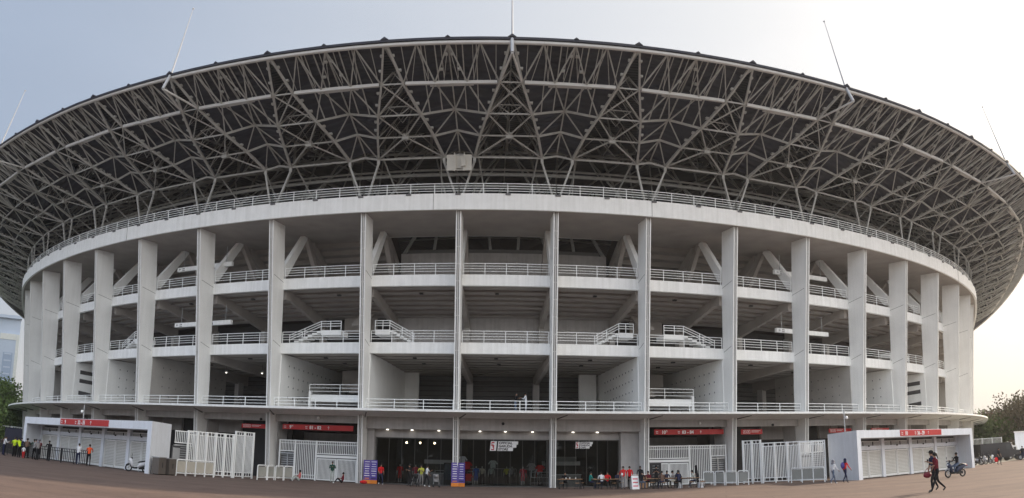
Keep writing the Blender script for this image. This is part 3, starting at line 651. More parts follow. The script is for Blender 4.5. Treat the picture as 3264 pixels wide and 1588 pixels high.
# ================================================================== gatehouses
def V2(p): return Vector((p[0],p[1],0))
def gatehouse(FL,FR,BR,BL,H,label,sign,left):
    FL,FR,BR,BL=map(V2,(FL,FR,BR,BL)); e=empty('gatehouse',(FL+FR)/2,0,label,'gatehouse')
    T=(FR-FL).normalized(); N=Vector((T.y,-T.x,0)); Z=Vector((0,0,1)); L=(FR-FL).length
    b=MB(); b.prism([FL,FR,BR,BL],H-.60,H); b.build('roof_slab',BOXW,e)
    for A,B,s in ((FR,BR,-1),(FL,BL,1)):
        b=MB(); b.prism([A,A+T*s*.55,B+T*s*.45,B],0,H-.60); b.build('side_wall',BOXW,e)
    F=(FL-N*1.9,T,N,Z); b=MB()
    sR=(BR-FR).dot(T)/max(.1,-(BR-FR).dot(N)); sL=(BL-FL).dot(T)/max(.1,-(BL-FL).dot(N)); XL=.5+sL*2.2; XR=L-.5+sR*2.2
    b.fbox(F,(XL,-.25,2.28),(XR,.0,2.62))
    b.build('lintel',BOXW,e)
    nb=5 if L>21 else 4; w=(XR-XL)/nb
    for i in range(nb+1):
        x=XL+i*w+(.24 if i==0 else -.24 if i==nb else 0); b=MB(); b.fbox(F,(x-.22,-.3,0),(x+.22,.06,H-.61)); b.build('door_pillar',BOXW,e)
    for i in range(nb):
        x0=XL+i*w+.26+(.24 if i==0 else 0); x1=XL+(i+1)*w-.26-(.24 if i==nb-1 else 0); xm=(x0+x1)/2
        for q,(p0,p1) in enumerate(((x0,xm-.03),(xm+.03,x1))):
            b=MB(); b.use(PANEL); b.fbox(F,(p0,-.16,.10),(p1,-.10,2.2))
            b.use(WHITE2)
            for u0,u1 in ((p0,p0+.09),(p1-.09,p1)): b.fbox(F,(u0,-.10,.05),(u1,-.04,2.24))
            b.fbox(F,(p0+.09,-.10,.05),(p1-.09,-.05,.22)); b.fbox(F,(p0+.09,-.10,2.14),(p1-.09,-.05,2.24))
            z=.34
            while z<2.1: b.fbox(F,(p0+.1,-.10,z),(p1-.1,-.088,z+.03)); z+=.12
            d=b.build('door_leaf',PANEL,e)
        b=MB(); b.fbox(F,(x0-.02,-.20,2.62),(x1+.02,-.17,H-.62)); b.build('transom_panel',DARKI,e)
        b=MB(); n=int((x1-x0)/.17); z1=H-.85
        for j in range(n):
            if j%9 in (7,): continue
            b.fbox(F,(x0+.1+j*.17,-.12,2.63),(x0+.16+j*.17,-.09,z1))
        b.fbox(F,(x0+.05,-.12,z1),(x1-.05,-.09,z1+.05)); b.build('transom_bars',RAILM,e)
        b=MB(); b.fbox(F,(xm-.06,.0,2.55),(xm+.06,.1,2.66)); b.build('wall_lamp',BLACK,e)
    b=MB(); b.prism([FL-N*2.4+T*(XL+.1),FL-N*2.4+T*(XR-.1),FL-N*2.3+T*(XR-.1),FL-N*2.3+T*(XL+.1)],0,H-.6); b.build('back_wall',LOUV,e)
    Fs=(FL,T,N,Z); x0,x1,num,gate=sign
    s=empty('direction_sign',FL+T*(x0+x1)/2+Z*(H-.3),0,'red sign with white lettering %s on the front beam of the %s gatehouse'%(gate,'left' if left else 'right'),'sign')
    b=MB(); b.fbox(Fs,(x0,.0,H-.52),(x1,.06,H-.04)); b.build('sign_board',RED,s)
    sg_text(s,Fs,x0,x1,H-.44,.32,num,gate,.062)
    return e
def arrow(b,F,x,z,h,y):
    b.fbox(F,(x-h*.06,y,z),(x+h*.06,y+.01,z+h*.85)); o_,T,N,Z=F
    for s in (-1,1): b.bar(o_+T*(x+s*h*.34)+Z*(z+h*.5)+N*(y+.005),o_+T*x+Z*(z+h*.93)+N*(y+.005),.01,h*.12,up=N)
def sg_text(s,F,x0,x1,z,h,num,gate,y):
    L=x1-x0
    put_text(text('Zona',h*.36,WLET),F,x0+L*.02,z+h*.55,s,y); put_text(text('Zone',h*.36,WLET),F,x0+L*.02,z+h*.08,s,y)
    put_text(text(num,h*1.4,WLET),F,x0+L*.10,z-h*.04,s,y)
    put_text(text('Pintu',h*.36,WLET),F,x0+L*.33,z+h*.55,s,y); put_text(text('Gate',h*.36,WLET),F,x0+L*.33,z+h*.08,s,y)
    put_text(text(gate,h*1.4,WLET),F,x0+L*.39,z-h*.04,s,y)
    b=MB(); arrow(b,F,x0+L*.66,z+h*.02,h*.95,y); b.build('arrow',WLET,s)
gatehouse((-42.6,71.5),(-24.2,58.2),(-24.35,62.4),(-41.5,76.5),3.7,'left white portal gatehouse with four pale shutters and a row of men before it',(7.8,16.3,'9','32 - 35'),True)
gatehouse((26.65,63.2),(43.6,74.6),(42.5,80.5),(26.85,70.0),3.8,'right bluish white portal gatehouse behind the scooter rider',(6.6,13.9,'10','36 - 39'),False)
# ================================================================== fences and gates
def bars(b,F,x0,x1,z0,z1,y=0,step=.15,w=.05,deep=.04):
    n=max(1,round((x1-x0)/step))
    for i in range(n+1):
        x=x0+(x1-x0)*i/n; b.fbox(F,(x-w/2,y,z0),(x+w/2,y+deep,z1))
def tall_fence(P0,P1,h,label,steps_,booth=None,grp=None):
    P0,P1=V2(P0),V2(P1); T=(P1-P0).normalized(); N=Vector((T.y,-T.x,0)); L=(P1-P0).length; F=(P0,T,N,Vector((0,0,1)))
    e=empty('sliding_fence',P0,0,label,'fence',grp); n=steps_
    for i in range(n):
        x0=L*i/n; x1=L*(i+1)/n; z0=.12; b=MB()
        z0=.12
        b.fbox(F,(x0,-.02,h-.07),(x1-.001,.05,h)); b.fbox(F,(x0,-.02,h-.33),(x1-.001,.05,h-.27)); b.fbox(F,(x0,-.02,z0),(x1-.001,.05,z0+.06)); b.fbox(F,(x0,-.02,z0+.28),(x1-.001,.05,z0+.34))
        bars(b,F,x0+.12,x1-.12,h-.27,h-.07,0,.34); bars(b,F,x0+.12,x1-.12,z0+.06,z0+.28,0,.34)
        bars(b,F,x0+.12,x1-.12,z0+.34,h-.33,0,.145,.055); b.build('bar_panel',RAILM,e)
    for i in range(n+1):
        b=MB(); b.fbox(F,(L*i/n-.05,-.03,0),(L*i/n+.05,.09,h+.01)); b.build('post',RAILM,e)
    return e
tall_fence((-23.2,63.0),(-20.6,66.3),3.35,'tall white barred fence running from the left gatehouse to the column',5,grp='tall barred fences beside the gatehouses')
tall_fence((-20.5,66.4),(-19.6,68.4),3.62,'short taller barred fence panel left of the column by the four crowd barriers',2)
tall_fence((21.7,72.1),(26.5,69.9),3.35,'tall white barred fence between the column and the right gatehouse',5,grp='tall barred fences beside the gatehouses')
tall_fence((20.4,73.5),(21.6,72.2),3.62,'short taller barred fence panel right of the column by the crowd barriers',2)
def booth(P0,P1,h,label):
    P0,P1=V2(P0),V2(P1); T=(P1-P0).normalized(); N=Vector((T.y,-T.x,0)); L=(P1-P0).length; F=(P0,T,N,Vector((0,0,1)))
    e=empty('ticket_booth',P0,0,label,'booth')
    b=MB(); b.fbox(F,(0,0,h-.08),(L,.06,h)); b.fbox(F,(0,0,h-.95),(L,.06,h-.87)); bars(b,F,.05,L-.05,h-.87,h-.08,0,.16); b.build('grille',RAILM,e)
    b=MB(); z=.3
    b.fbox(F,(0,-.3,.1),(L,-.2,h-1.15))
    b.build('back_panel',LOUV,e)
    b=MB()
    while z<h-1.2: b.fbox(F,(L*.45,-.19,z),(L,-.1,z+.07)); z+=.17
    b.fbox(F,(0,-.1,h-1.15),(L,.05,h-1.05)); b.build('louvre',GALV,e)
    b=MB(); b.fbox(F,(.02,-.19,.1),(L*.42,-.12,h-1.3)); b.build('door',GALV,e); return e
booth((-24.15,62.7),(-23.25,64.0),3.3,'grey louvred booth door beside the left gatehouse')
booth((25.3,72.6),(26.9,71.3),3.3,'grey louvred booth door beside the right gatehouse')
def gate2(aL,aR,label,mir):
    F=frame(75.0,aL,0); F2=frame(75.0,aR,0); T=(F2[0]-F[0]).normalized(); L=(F2[0]-F[0]).length; N=Vector((T.y,-T.x,0)); F=(F[0],T,N,F[3])
    e=empty('entrance_gate',F[0],0,label,'gate','entrance gates under the red signs')
    X=(lambda a,b:(a,b)) if not mir else (lambda a,b:(L-b,L-a))
    def fb(b,x0,x1,y0,y1,z0,z1): x0,x1=X(x0,x1); b.fbox(F,(x0,y0,z0),(x1,y1,z1))
    h=3.4; q1,q2=L*.20,L*.475
    b=MB(); fb(b,0,q1,0,.06,h-.08,h); fb(b,0,q1,0,.06,h-1.0,h-.92); x0,x1=X(.06,q1-.06); bars(b,F,x0,x1,h-.92,h-.08,0,.155); fb(b,0,q1,0,.05,h-.30,h-.25); b.build('grille_panel',RAILM,e)
    b=MB(); fb(b,0,q1,-.35,-.3,.1,h-1.1); b.build('louvre_back',LOUV,e)
    b=MB(); z=.9
    while z<h-1.3: fb(b,.05,q1,-.28,-.2,z,z+.07); z+=.19
    fb(b,0,q1,-.2,.02,h-1.22,h-1.1); fb(b,q1*.45,q1*.52,-.19,-.1,.2,h-1.2); b.build('louvre',GALV,e)
    b=MB(); fb(b,q1,q2,0,.06,h-.08,h); fb(b,q1,q2,0,.06,.1,.18); fb(b,q1,q2,0,.06,.42,.48); fb(b,q1,q2,0,.05,h-.32,h-.26)
    x0,x1=X(q1+.08,q2-.08); bars(b,F,x0,x1,.18,h-.08,.01,.17,.06); b.build('tall_panel',RAILM,e)
    b=MB(); fb(b,q2,L,0,.06,h-.08,h); fb(b,q2,L,0,.05,h-.32,h-.26); fb(b,q2,L,0,.06,h-1.12,h-1.04); x0,x1=X(q2+.08,L-.05); bars(b,F,x0,x1,h-1.04,h-.08,.01,.17); b.build('grille_panel',RAILM,e)
    b=MB(); fb(b,q2,L,-.05,.1,2.0,2.2); b.build('header',RAILM,e)
    xm=(q2+L)/2
    for a_,b_ in ((q2+.12,xm-.02),(xm+.02,L-.1)):
        b=MB(); fb(b,a_,a_+.06,0,.05,.1,1.92); fb(b,b_-.06,b_,0,.05,.1,1.92); fb(b,a_,b_,0,.05,.08,.16); fb(b,a_,b_,0,.05,1.84,1.92); x0,x1=X(a_+.1,b_-.1); bars(b,F,x0,x1,.16,1.84,.01,.115,.05); b.build('door_leaf',RAILM,e)
    for x in (0,q1,q2,L-.04):
        b=MB(); fb(b,x-.06,x+.06,-.02,.1,0,h+.02); b.build('post',RAILM,e)
    b=MB(); fb(b,0,L,-2.6,-2.5,0,3.4); b.build('dark_screen',LOUV,e)
gate2(-.256,AC[-1.5]-.005,'white barred gate left of the store, two people sit before it',False)
gate2(AC[1.5]+.005,.2705,'white barred gate right of the cafe, the seated group before it',True)
# red signs in the openings
def redsign(a0,a1,z0,z1,num,gate,label):
    F=frame(74.75,a0,0); F2=frame(74.75,a1,0); T=(F2[0]-F[0]).normalized(); L=(F2[0]-F[0]).length; N=Vector((T.y,-T.x,0)); F=(F[0],T,N,F[3])
    s=empty('direction_sign',F[0]+Vector((0,0,z0)),0,label,'sign')
    b=MB(); b.fbox(F,(0,-.1,z0),(L,0,z1)); b.build('sign_board',RED,s)
    if num: sg_text(s,F,0,L,z0+(z1-z0)*.2,(z1-z0)*.62,num,gate,.004)
    else:
        b=MB(); h=z1-z0
        for i in range(2):
            x=.2+i*.42
            b.fbox(F,(x,.002,z0+h*.2),(x+.34,.008,z0+h*.26)); b.fbox(F,(x,.002,z0+h*.78),(x+.34,.008,z0+h*.84)); b.fbox(F,(x,.002,z0+h*.26),(x+.03,.008,z0+h*.78)); b.fbox(F,(x+.31,.002,z0+h*.26),(x+.34,.008,z0+h*.78)); b.fbox(F,(x+.14,.002,z0+h*.36),(x+.2,.008,z0+h*.7))
        b.fbox(F,(1.1,.002,z0+h*.66),(2.1,.008,z0+h*.74)); b.fbox(F,(1.1,.002,z0+h*.42),(1.9,.008,z0+h*.5)); b.build('pictogram',WLET,s)
    b=MB()
    for x in (.3,L-.3): b.fbox(F,(x-.02,-.07,z1),(x+.02,-.03,5.62))
    b.build('hanger',BLACK,s)
redsign(-.256,-.166,4.33,4.78,'9*','81 - 82','long red sign reading 9 and 81 - 82 over the left barred gate')
redsign(.181,.271,4.35,4.80,'10*','83 - 84','long red sign reading 10 and 83 - 84 over the right barred gate')
redsign(-.314,-.277,4.30,4.68,None,None,'short red sign with two pictograms left of gates 81 and 82')
redsign(.296,.327,4.30,4.75,None,None,'short red sign with two pictograms right of gates 83 and 84')
for a,k in ((.352,0),(.44,1),(.53,1)):
    if k:
        redsign(a,a+.045,4.3,4.7,None,None,'red sign half hidden above the right gatehouse roof, %s'%('nearer the middle' if a<.5 else 'near its far end'))
# hanging white direction signs
def hangsign(a0,a1,z,h,txt,left,label):
    F=frame(73.6,a0,0); F2=frame(73.6,a1,0); T=(F2[0]-F[0]).normalized(); L=(F2[0]-F[0]).length; N=Vector((T.y,-T.x,0)); F=(F[0],T,N,F[3])
    s=empty('hanging_sign',F[0]+Vector((0,0,z)),0,label,'sign')
    b=MB(); b.fbox(F,(0,-.3,z),(L,0,z+h)); b.build('sign_board',WHITE2,s)
    b=MB()
    for x in (.8,L*.45,L-.8): b.fbox(F,(x-.02,-.17,z+h),(x+.02,-.13,z+h+1.6))
    b.build('hanger',GALV,s)
    b=MB(); o_,T_,N_,Z_=F
    zc=z+h*.5
    for d in (1,-1): b.bar(o_+T_*.25+Z_*zc+N_*.005,o_+T_*.37+Z_*(zc+d*.12)+N_*.005,.01,.04,up=N_)
    b.fbox(F,(.25,.001,zc-.02),(.52,.008,zc+.02)); b.build('arrow',BLET,s)
    put_text(text('Zona',.15,BLET),F,.7,z+h*.55,s,.002); put_text(text('Zone',.15,BLET),F,.7,z+h*.12,s,.002)
    if txt: put_text(text(txt,.36,BLET),F,L*.66 if left else L*.46,z+h*.16,s,.002)
hangsign(-.455,-.353,14.2,.42,'G',True,'long white hanging sign lettered G on the left second storey')
hangsign(-.458,-.358,20.0,.42,'',True,'long white hanging sign on the left top storey')
hangsign(.369,.466,14.15,.42,'10',False,'long white hanging sign lettered 10 on the right second storey')
hangsign(.370,.469,19.95,.42,'',False,'long white hanging sign on the right top storey')
# store signs
def logo(b,F,x,z,h,y):
    w=h*.36
    b.use(RLET)
    for (x0,x1,z0,z1) in ((0,w,.86,1.0),(0,w*.25,.58,.86),(0,w,.5,.6),(w*.75,w,.12,.5),(0,w,.0,.12),(w*.45,w*.7,.3,.74)):
        b.fbox(F,(x+x0+z0*.06*h,y,z+z0*h),(x+x1+z0*.06*h,y+.012,z+z1*h))
def storesign(a0,z0,W_,H_,lines,name,label,R=74.35):
    F0=frame(R,a0,0); F=F0
    s=empty(name,F[0]+Vector((0,0,z0)),0,label,'sign')
    b=MB(); b.use(WLET); o_,T,N,Z=F; sh=.10*H_
    def para(x0,x1,za,zb,y0,y1):
        P=[]
        for z in (za,zb):
            k=(z-z0)/H_*sh
            P+= [o_+T*(x0+k)+N*y0+Z*z,o_+T*(x1+k)+N*y0+Z*z,o_+T*(x1+k)+N*y1+Z*z,o_+T*(x0+k)+N*y1+Z*z]
        b.hexa(P)
    para(0,W_*.22,z0,z0+H_,-.05,0); para(W_*.27,W_*.82,z0,z0+H_*.34,-.05,0); para(W_*.27,W_*.93,z0+H_*.34,z0+H_*.67,-.05,0); para(W_*.27,W_*.98,z0+H_*.67,z0+H_,-.05,0)
    b.build('sign_board',WLET,s)
    b=MB(); logo(b,F,W_*.045,z0+H_*.08,H_*.84,.002); b.build('logo',RLET,s)
    for i,t in enumerate(lines):
        me=text(t,H_*.34,BLET,shear=.1); 
        put_text(me,F,W_*.30+(2-i)*sh*.33,z0+H_*(.70-.325*i),s,.002)
    b=MB(); 
    for x in (.3,W_-.3): b.fbox(F,(x,-.04,z0+H_),(x+.02,-.02,4.0))
    b.build('hanger',GALV,s)
storesign(-.0085,2.98,2.35,.80,('OFFICIAL','GARUDA','STORE'),'store_sign','white sign with red emblem reading OFFICIAL GARUDA STORE')
storesign(.0885,3.22,1.48,.55,('OFFICIAL','GARUDA','CAFE'),'cafe_sign','small white sign with red emblem reading OFFICIAL GARUDA CAFE')
# cctv cameras on the fascia and on gatehouse poles
def cctv(loc,az,label,pole=None,m=BLACK):
    e=empty('security_camera',loc,0,label,'camera'); l=Vector(loc); d=Vector((math.sin(az),-math.cos(az),0))
    b=MB(); b.ball(l+d*.25,.13,10,6); b.build('dome',m,e)
    b=MB(); b.bar(l,l+d*.25+Vector((0,0,.08)),.06)
    if pole: b.tube(Vector((l.x,l.y,pole[0])),Vector((l.x,l.y,pole[1])),.05)
    b.build('bracket',GALV if pole else m,e)
cctv(W(74.95,.006,5.2),.006,'black dome camera on the fascia above the store sign')
cctv(W(75.0,-.207,5.35),-.2,'pale dome camera on the beam over the left barred gate',m=WHITE2)
cctv(W(75.0,.236,5.3),.2,'pale dome camera on the beam over the right barred gate',m=WHITE2)
cctv(W(75.1,-.152,4.7),-.3,'small camera on the corner left of the store front',m=GALV)
cctv(W(75.1,-.282,5.1),-.2,'black camera under the canopy above the left tall fence')
cctv(W(75.1,.338,5.1),.2,'black camera under the canopy above the right tall fence')
cctv((-36.5,71.5,4.6),-.3,'white camera on a pole above the left gatehouse roof',pole=(3.7,5.2),m=WHITE2)
cctv((26.5,65.2,4.9),.5,'white camera on a pole above the right gatehouse corner',pole=(3.8,5.5),m=WHITE2)
# lit lamps in the left lower storey
for a,R in ((-.352,68),(-.408,69)):
    p=W(R,a,10.1); e=empty('pendant_lamp',p,0,'lit pendant lamp on the left first storey, %s'%('nearer the stadium centre' if a>-.38 else 'farther left'),'lamp','lit pendant lamps on the first storey')
    b=MB(); b.lathe([(.22,0),(.22,.04),(.08,.2),(.03,.25)],p,12); b.build('shade',GALV,e)
    b=MB(); b.ball(p-Vector((0,0,.03)),.085); b.build('bulb',LAMP,e)
    b=MB(); b.tube(p+Vector((0,0,.25)),p+Vector((0,0,.9)),.015,5); b.build('rod',BLACK,e)
for i,a in enumerate((-.118,-.10,-.081)):
    p=W(69.5,a,3.65); e=empty('shop_spotlight',p,0,'lit ceiling spotlight inside the left shop bay, %s of three'%('left','middle','right')[i],'lamp','lit spotlights inside the left shop bay')
    b=MB(); b.ball(p,.075); b.build('bulb',LAMPW,e); b=MB(); b.tube(p,p+Vector((0,0,.55)),.03); b.build('stem',BLACK,e)
# ================================================================== street things
def barrier(P0,P1,label,grp,h=1.12,panels=1,panelm=None):
    P0,P1=V2(P0),V2(P1); T=(P1-P0).normalized(); N=Vector((T.y,-T.x,0)); Z=Vector((0,0,1)); L=(P1-P0).length
    e=empty('crowd_barrier',P0,0,label,'barrier',grp); b=MB()
    r=.045; pts=[P0+Z*.0,P0+Z*(h-.12),P0+T*.04+Z*(h-.04),P0+T*.12+Z*h,P1-T*.12+Z*h,P1-T*.04+Z*(h-.04),P1+Z*(h-.12),P1]
    b.poly(pts,r,8); b.tube(P0+Z*.2,P1+Z*.2,r*.8,8)
    for i in range(1,panels): p=P0+T*L*i/panels; b.tube(p,p+Z*h,r*.9,8)
    b.build('frame',RAILM,e)
    b=MB(); F=(P0,T,N,Z)
    for i in range(panels): b.fbox(F,(L*i/panels+.08,-.008,.27),(L*(i+1)/panels-.08,.008,h-.1))
    b.build('mesh_panel',panelm or mat('grey_mesh_panel',(.34,.34,.31),.7),e)
barrier((-22.8,60.0),(-21.1,63.4),'long white framed crowd barrier beside the left gatehouse','white crowd barriers',1.15,4,mat('pale_mesh_panel',(.45,.42,.36)))
barrier((24.4,64.7),(22.8,68.0),'long white framed crowd barrier beside the right gatehouse','white crowd barriers',1.15,3)
for i,(p,q) in enumerate((((-18.5,66.2),(-18.05,67.3)),((-18.0,67.4),(-17.8,68.6)),((-17.7,68.7),(-17.35,69.8)),((-17.3,69.9),(-16.8,70.8)))):
    barrier(p,q,'white crowd barrier left of gates 81 and 82, '+('leftmost of four','second from left of four','third from left of four','rightmost of four')[i],'white crowd barriers')
for i,(p,q) in enumerate((((16.7,72.8),(17.4,72.0)),((17.5,71.9),(18.0,70.9)),((18.1,70.8),(18.8,70.0)),((18.9,69.9),(19.6,69.3)))):
    barrier(p,q,'white crowd barrier right of gates 83 and 84, '+('leftmost of four','second from left of four','third from left of four','rightmost of four')[i],'white crowd barriers')
# black railing fence behind the crowd
def blackfence(P0,P1,label,h=1.2):
    P0,P1=V2(P0),V2(P1); T=(P1-P0).normalized(); N=Vector((T.y,-T.x,0)); L=(P1-P0).length; F=(P0,T,N,Vector((0,0,1)))
    e=empty('black_fence',P0,0,label,'fence','black railings by the left gatehouse'); b=MB()
    for z in (h-.05,h-.28,.12): b.fbox(F,(0,0,z),(L,.05,z+.05))
    bars(b,F,.1,L-.1,.12,h-.05,.005,.2,.04); b.build('bars',BLACK,e)
    n=max(1,round(L/1.6))
    for i in range(n+1): b=MB(); b.fbox(F,(L*i/n-.035,-.01,0),(L*i/n+.035,.06,h)); b.build('post',BLACK,e)
blackfence((-37.6,65.6),(-31.9,63.9),'black railing right of the crowd, the two leaning men stand at it')
blackfence((-46.5,73.5),(-38.2,66.4),'black railing behind the crowd at the far left',1.35)
# dark metal cabinets
def cabinet(c,sz,rz,label,n):
    e=empty('waste_bin',(c[0],c[1],0),rz,label,'bin','metal bins by the left gatehouse'); x,y,z=sz
    cm=mat('dark_steel_cabinet',(.16,.14,.125),.45,metal=.5)
    b=MB(); b.box((0,0,z/2+.06),(x,y,z)); b.build('body',cm,e,world=False)
    b=MB(); b.box((0,0,z+.09),(x+.05,y+.05,.06)); b.build('lid',GALV,e,world=False)
    for s in (-1,1): b=MB(); b.box((s*x*.38,0,.03),(.08,y*.8,.06)); b.build('foot',BLACK,e,world=False)
    b=MB(); b.box((0,-y/2-.02,z*.6),(.03,.03,.35)); b.build('handle',BLACK,e,world=False)
cabinet((-23.6,58.6),(.85,.6,1.12),R_(75),'dark steel bin beside the parked motorbike, nearer the gatehouse corner',0)
cabinet((-23.2,59.6),(.85,.6,1.08),R_(75),'dark steel bin next to the crowd barrier, right one of two',1)
# banners
PUR=mat('purple_banner',(.085,.055,.30),.6); ORG=mat('orange_band',(.75,.24,.03),.6)
def banner(c,rz,label,grp,wid=.55):
    e=empty('display_banner',(c[0],c[1],0),rz,label,'banner',grp)
    for i,s in enumerate((-1,1)):
        b=MB(); b.use(PUR); M=Matrix.Rotation(s*R_(-24),3,'Z')
        def q(x0,x1,y0,y1,z0,z1):
            b.hexa([Vector((s*.0,0,0))+M@Vector((s*x,y,z)) for x,y,z in ((x0,y0,z0),(x1,y0,z0),(x1,y1,z0),(x0,y1,z0),(x0,y0,z1),(x1,y0,z1),(x1,y1,z1),(x0,y1,z1))])
        q(.02,wid,-.03,.03,.32,1.95); b.use(ORG); q(.02,wid,-.03,.03,.02,.318)
        b.use(WLET)
        random.seed(i+int(c[0]*10))
        for j in range(7):
            z=1.78-j*.19; w0=random.uniform(.08,.16); q(w0,wid-w0+.03,-.036,-.031,z,z+random.uniform(.03,.06))
        b.use(BLET) if s>0 else b.use(ORG); q(.12,wid-.1,-.036,-.031,.42,.48)
        b.build('banner_panel',PUR,e,world=False)
    b=MB(); b.box((0,.25,.02),(.9,.5,.04)); b.build('base_plate',BLACK,e,world=False)
banner((-10.9,73.9),R_(6),'purple folding banner with orange base left of the store front','purple banners at the store',.62)
banner((-3.55,76.2-2.9),R_(0),'purple folding banner with orange base before the column by the store door','purple banners at the store',.60)
# ================================================================== people
SKIN=mat('skin_brown',(.30,.17,.11),.6); HAIR=mat('black_hair',(.012,.010,.010),.7); SHOE=mat('shoe_dark',(.03,.03,.03),.7); SHOEW=mat('shoe_white',(.7,.7,.7),.7)
def cloth(name,c): return mat('cloth_'+name,c,.9,var=.12,scale=9,spec=.15)
CL=dict(black=cloth('black',(.015,.015,.018)),white=cloth('white',(.68,.69,.72)),grey=cloth('grey',(.25,.24,.24)),red=cloth('red',(.60,.02,.025)),navy=cloth('navy',(.02,.025,.06)),lime=cloth('lime',(.55,.75,.03)),
 teal=cloth('teal',(.02,.22,.19)),maroon=cloth('maroon',(.16,.02,.03)),brown=cloth('brown',(.14,.09,.07)),orange=cloth('orange',(.75,.10,.03)),jeans=cloth('jeans',(.10,.13,.19)),pale=cloth('pale',(.42,.45,.42)),pink=cloth('pink',(.60,.16,.15)),
 green=cloth('green',(.02,.07,.05)),yellow=cloth('yellow',(.5,.5,.08)),blue=cloth('blue',(.05,.12,.42)),rose=cloth('rose',(.65,.08,.12)),greyhij=cloth('greyhijab',(.20,.20,.23)),plastic=mat('mannequin_plastic',(.5,.49,.47),.4),cream=cloth('cream',(.5,.45,.36)))
def legs(hz=.93,l=((0,0),(0,0)),hipy=0):   # returns joint dict for both legs given (knee_y,ankle_y)
    d={}
    for s,n in ((-1,'l'),(1,'r')):
        ky,ay=l[0 if s<0 else 1]
        d['hip'+n]=(s*.09,hipy,hz-.03); d['knee'+n]=(s*.10,hipy+ky,hz-.45+abs(ky)*.12); d['ank'+n]=(s*.10,hipy+ay,.08); d['toe'+n]=(s*.12,hipy+ay+.17,.035)
    return d
def arms(sy=0,sz=1.40,L=((.02,1.12),(.05,.86)),Rr=None,sx=.19):
    Rr=Rr or L; d={}
    for s,n,q in ((-1,'l',L),(1,'r',Rr)):
        (ey,ez),(hy,hz_)=q[0][:2],q[1][:2]; ex=q[0][2] if len(q[0])>2 else .25; hx=q[1][2] if len(q[1])>2 else .25
        d['sh'+n]=(s*sx,sy,sz); d['elb'+n]=(s*ex,sy+ey,ez); d['wri'+n]=(s*hx,sy+hy,hz_)
    return d
def base(hz=.93,lean=0,turn=0):
    return dict(pel=(0,0,hz),waist=(0,lean*.3,hz+.17),chest=(0,lean*.75,hz+.36),neck=(0,lean,hz+.53),head=(0,lean*1.1+.015,hz+.66),crown=(0,lean*1.12+.0,hz+.735),nose=(0,lean*1.1+.105,hz+.645))
def P_stand(lean=0,**k):
    d=base(.93,lean); d.update(legs(.93,k.get('l',((.01,0),(.02,.05))))); d.update(arms(lean*.9,1.41,k.get('aL',((.0,1.13),(.06,.88))),k.get('aR',None))); return d
def P_walk(st=.30,**k):
    d=base(.91,.05); d.update(legs(.91,((.17,st),(-.05,-st)))); d['ankr']=(.10,-st-.05,.16); d['toer']=(.11,-st+.07,.05); d['kneer']=(.10,-.06,.47)
    d.update(arms(.045,1.38,k.get('aL',((-.12,1.14),(-.02,.92))),k.get('aR',((.10,1.12),(.26,.95))))); return d
def P_sit(seat=.46,lean=.08,**k):
    d=base(seat+.08,lean)
    for s,n in ((-1,'l'),(1,'r')):
        d['hip'+n]=(s*.10,.02,seat+.07); d['knee'+n]=(s*.14,.42,seat+.06); d['ank'+n]=(s*.14,.44,.08); d['toe'+n]=(s*.15,.60,.035)
    d.update(arms(lean*.9,seat+.56,k.get('aL',((.10,seat+.30),(.34,seat+.30,.14))),k.get('aR',None))); return d
def P_floor(**k):
    d=base(.12,-.05)
    for s,n in ((-1,'l'),(1,'r')):
        d['hip'+n]=(s*.10,.04,.11); d['knee'+n]=(s*.16,.40,.42); d['ank'+n]=(s*.12,.62,.08); d['toe'+n]=(s*.13,.78,.035)
    d.update(arms(-.04,.60,((.14,.40),(.36,.42,.12)))); return d
BONES=[('pel','waist','t'),('waist','chest','t'),('chest','neck','t'),('neck','head','s'),('head','crown','s'),('head','nose','s')]
for n in 'lr': BONES+=[('pel','hip'+n,'p'),('hip'+n,'knee'+n,'p'),('knee'+n,'ank'+n,'p2'),('ank'+n,'toe'+n,'f'),('chest','sh'+n,'t'),('sh'+n,'elb'+n,'t'),('elb'+n,'wri'+n,'a')]
RAD=dict(pel=(.135,.10),waist=(.125,.09),chest=(.145,.10),neck=(.05,.05),head=(.078,.09),crown=(.055,.065),nose=(.018,.018),
 hip=(.09,.09),knee=(.058,.058),ank=(.04,.04),toe=(.035,.03),sh=(.055,.055),elb=(.042,.042),wri=(.028,.028))
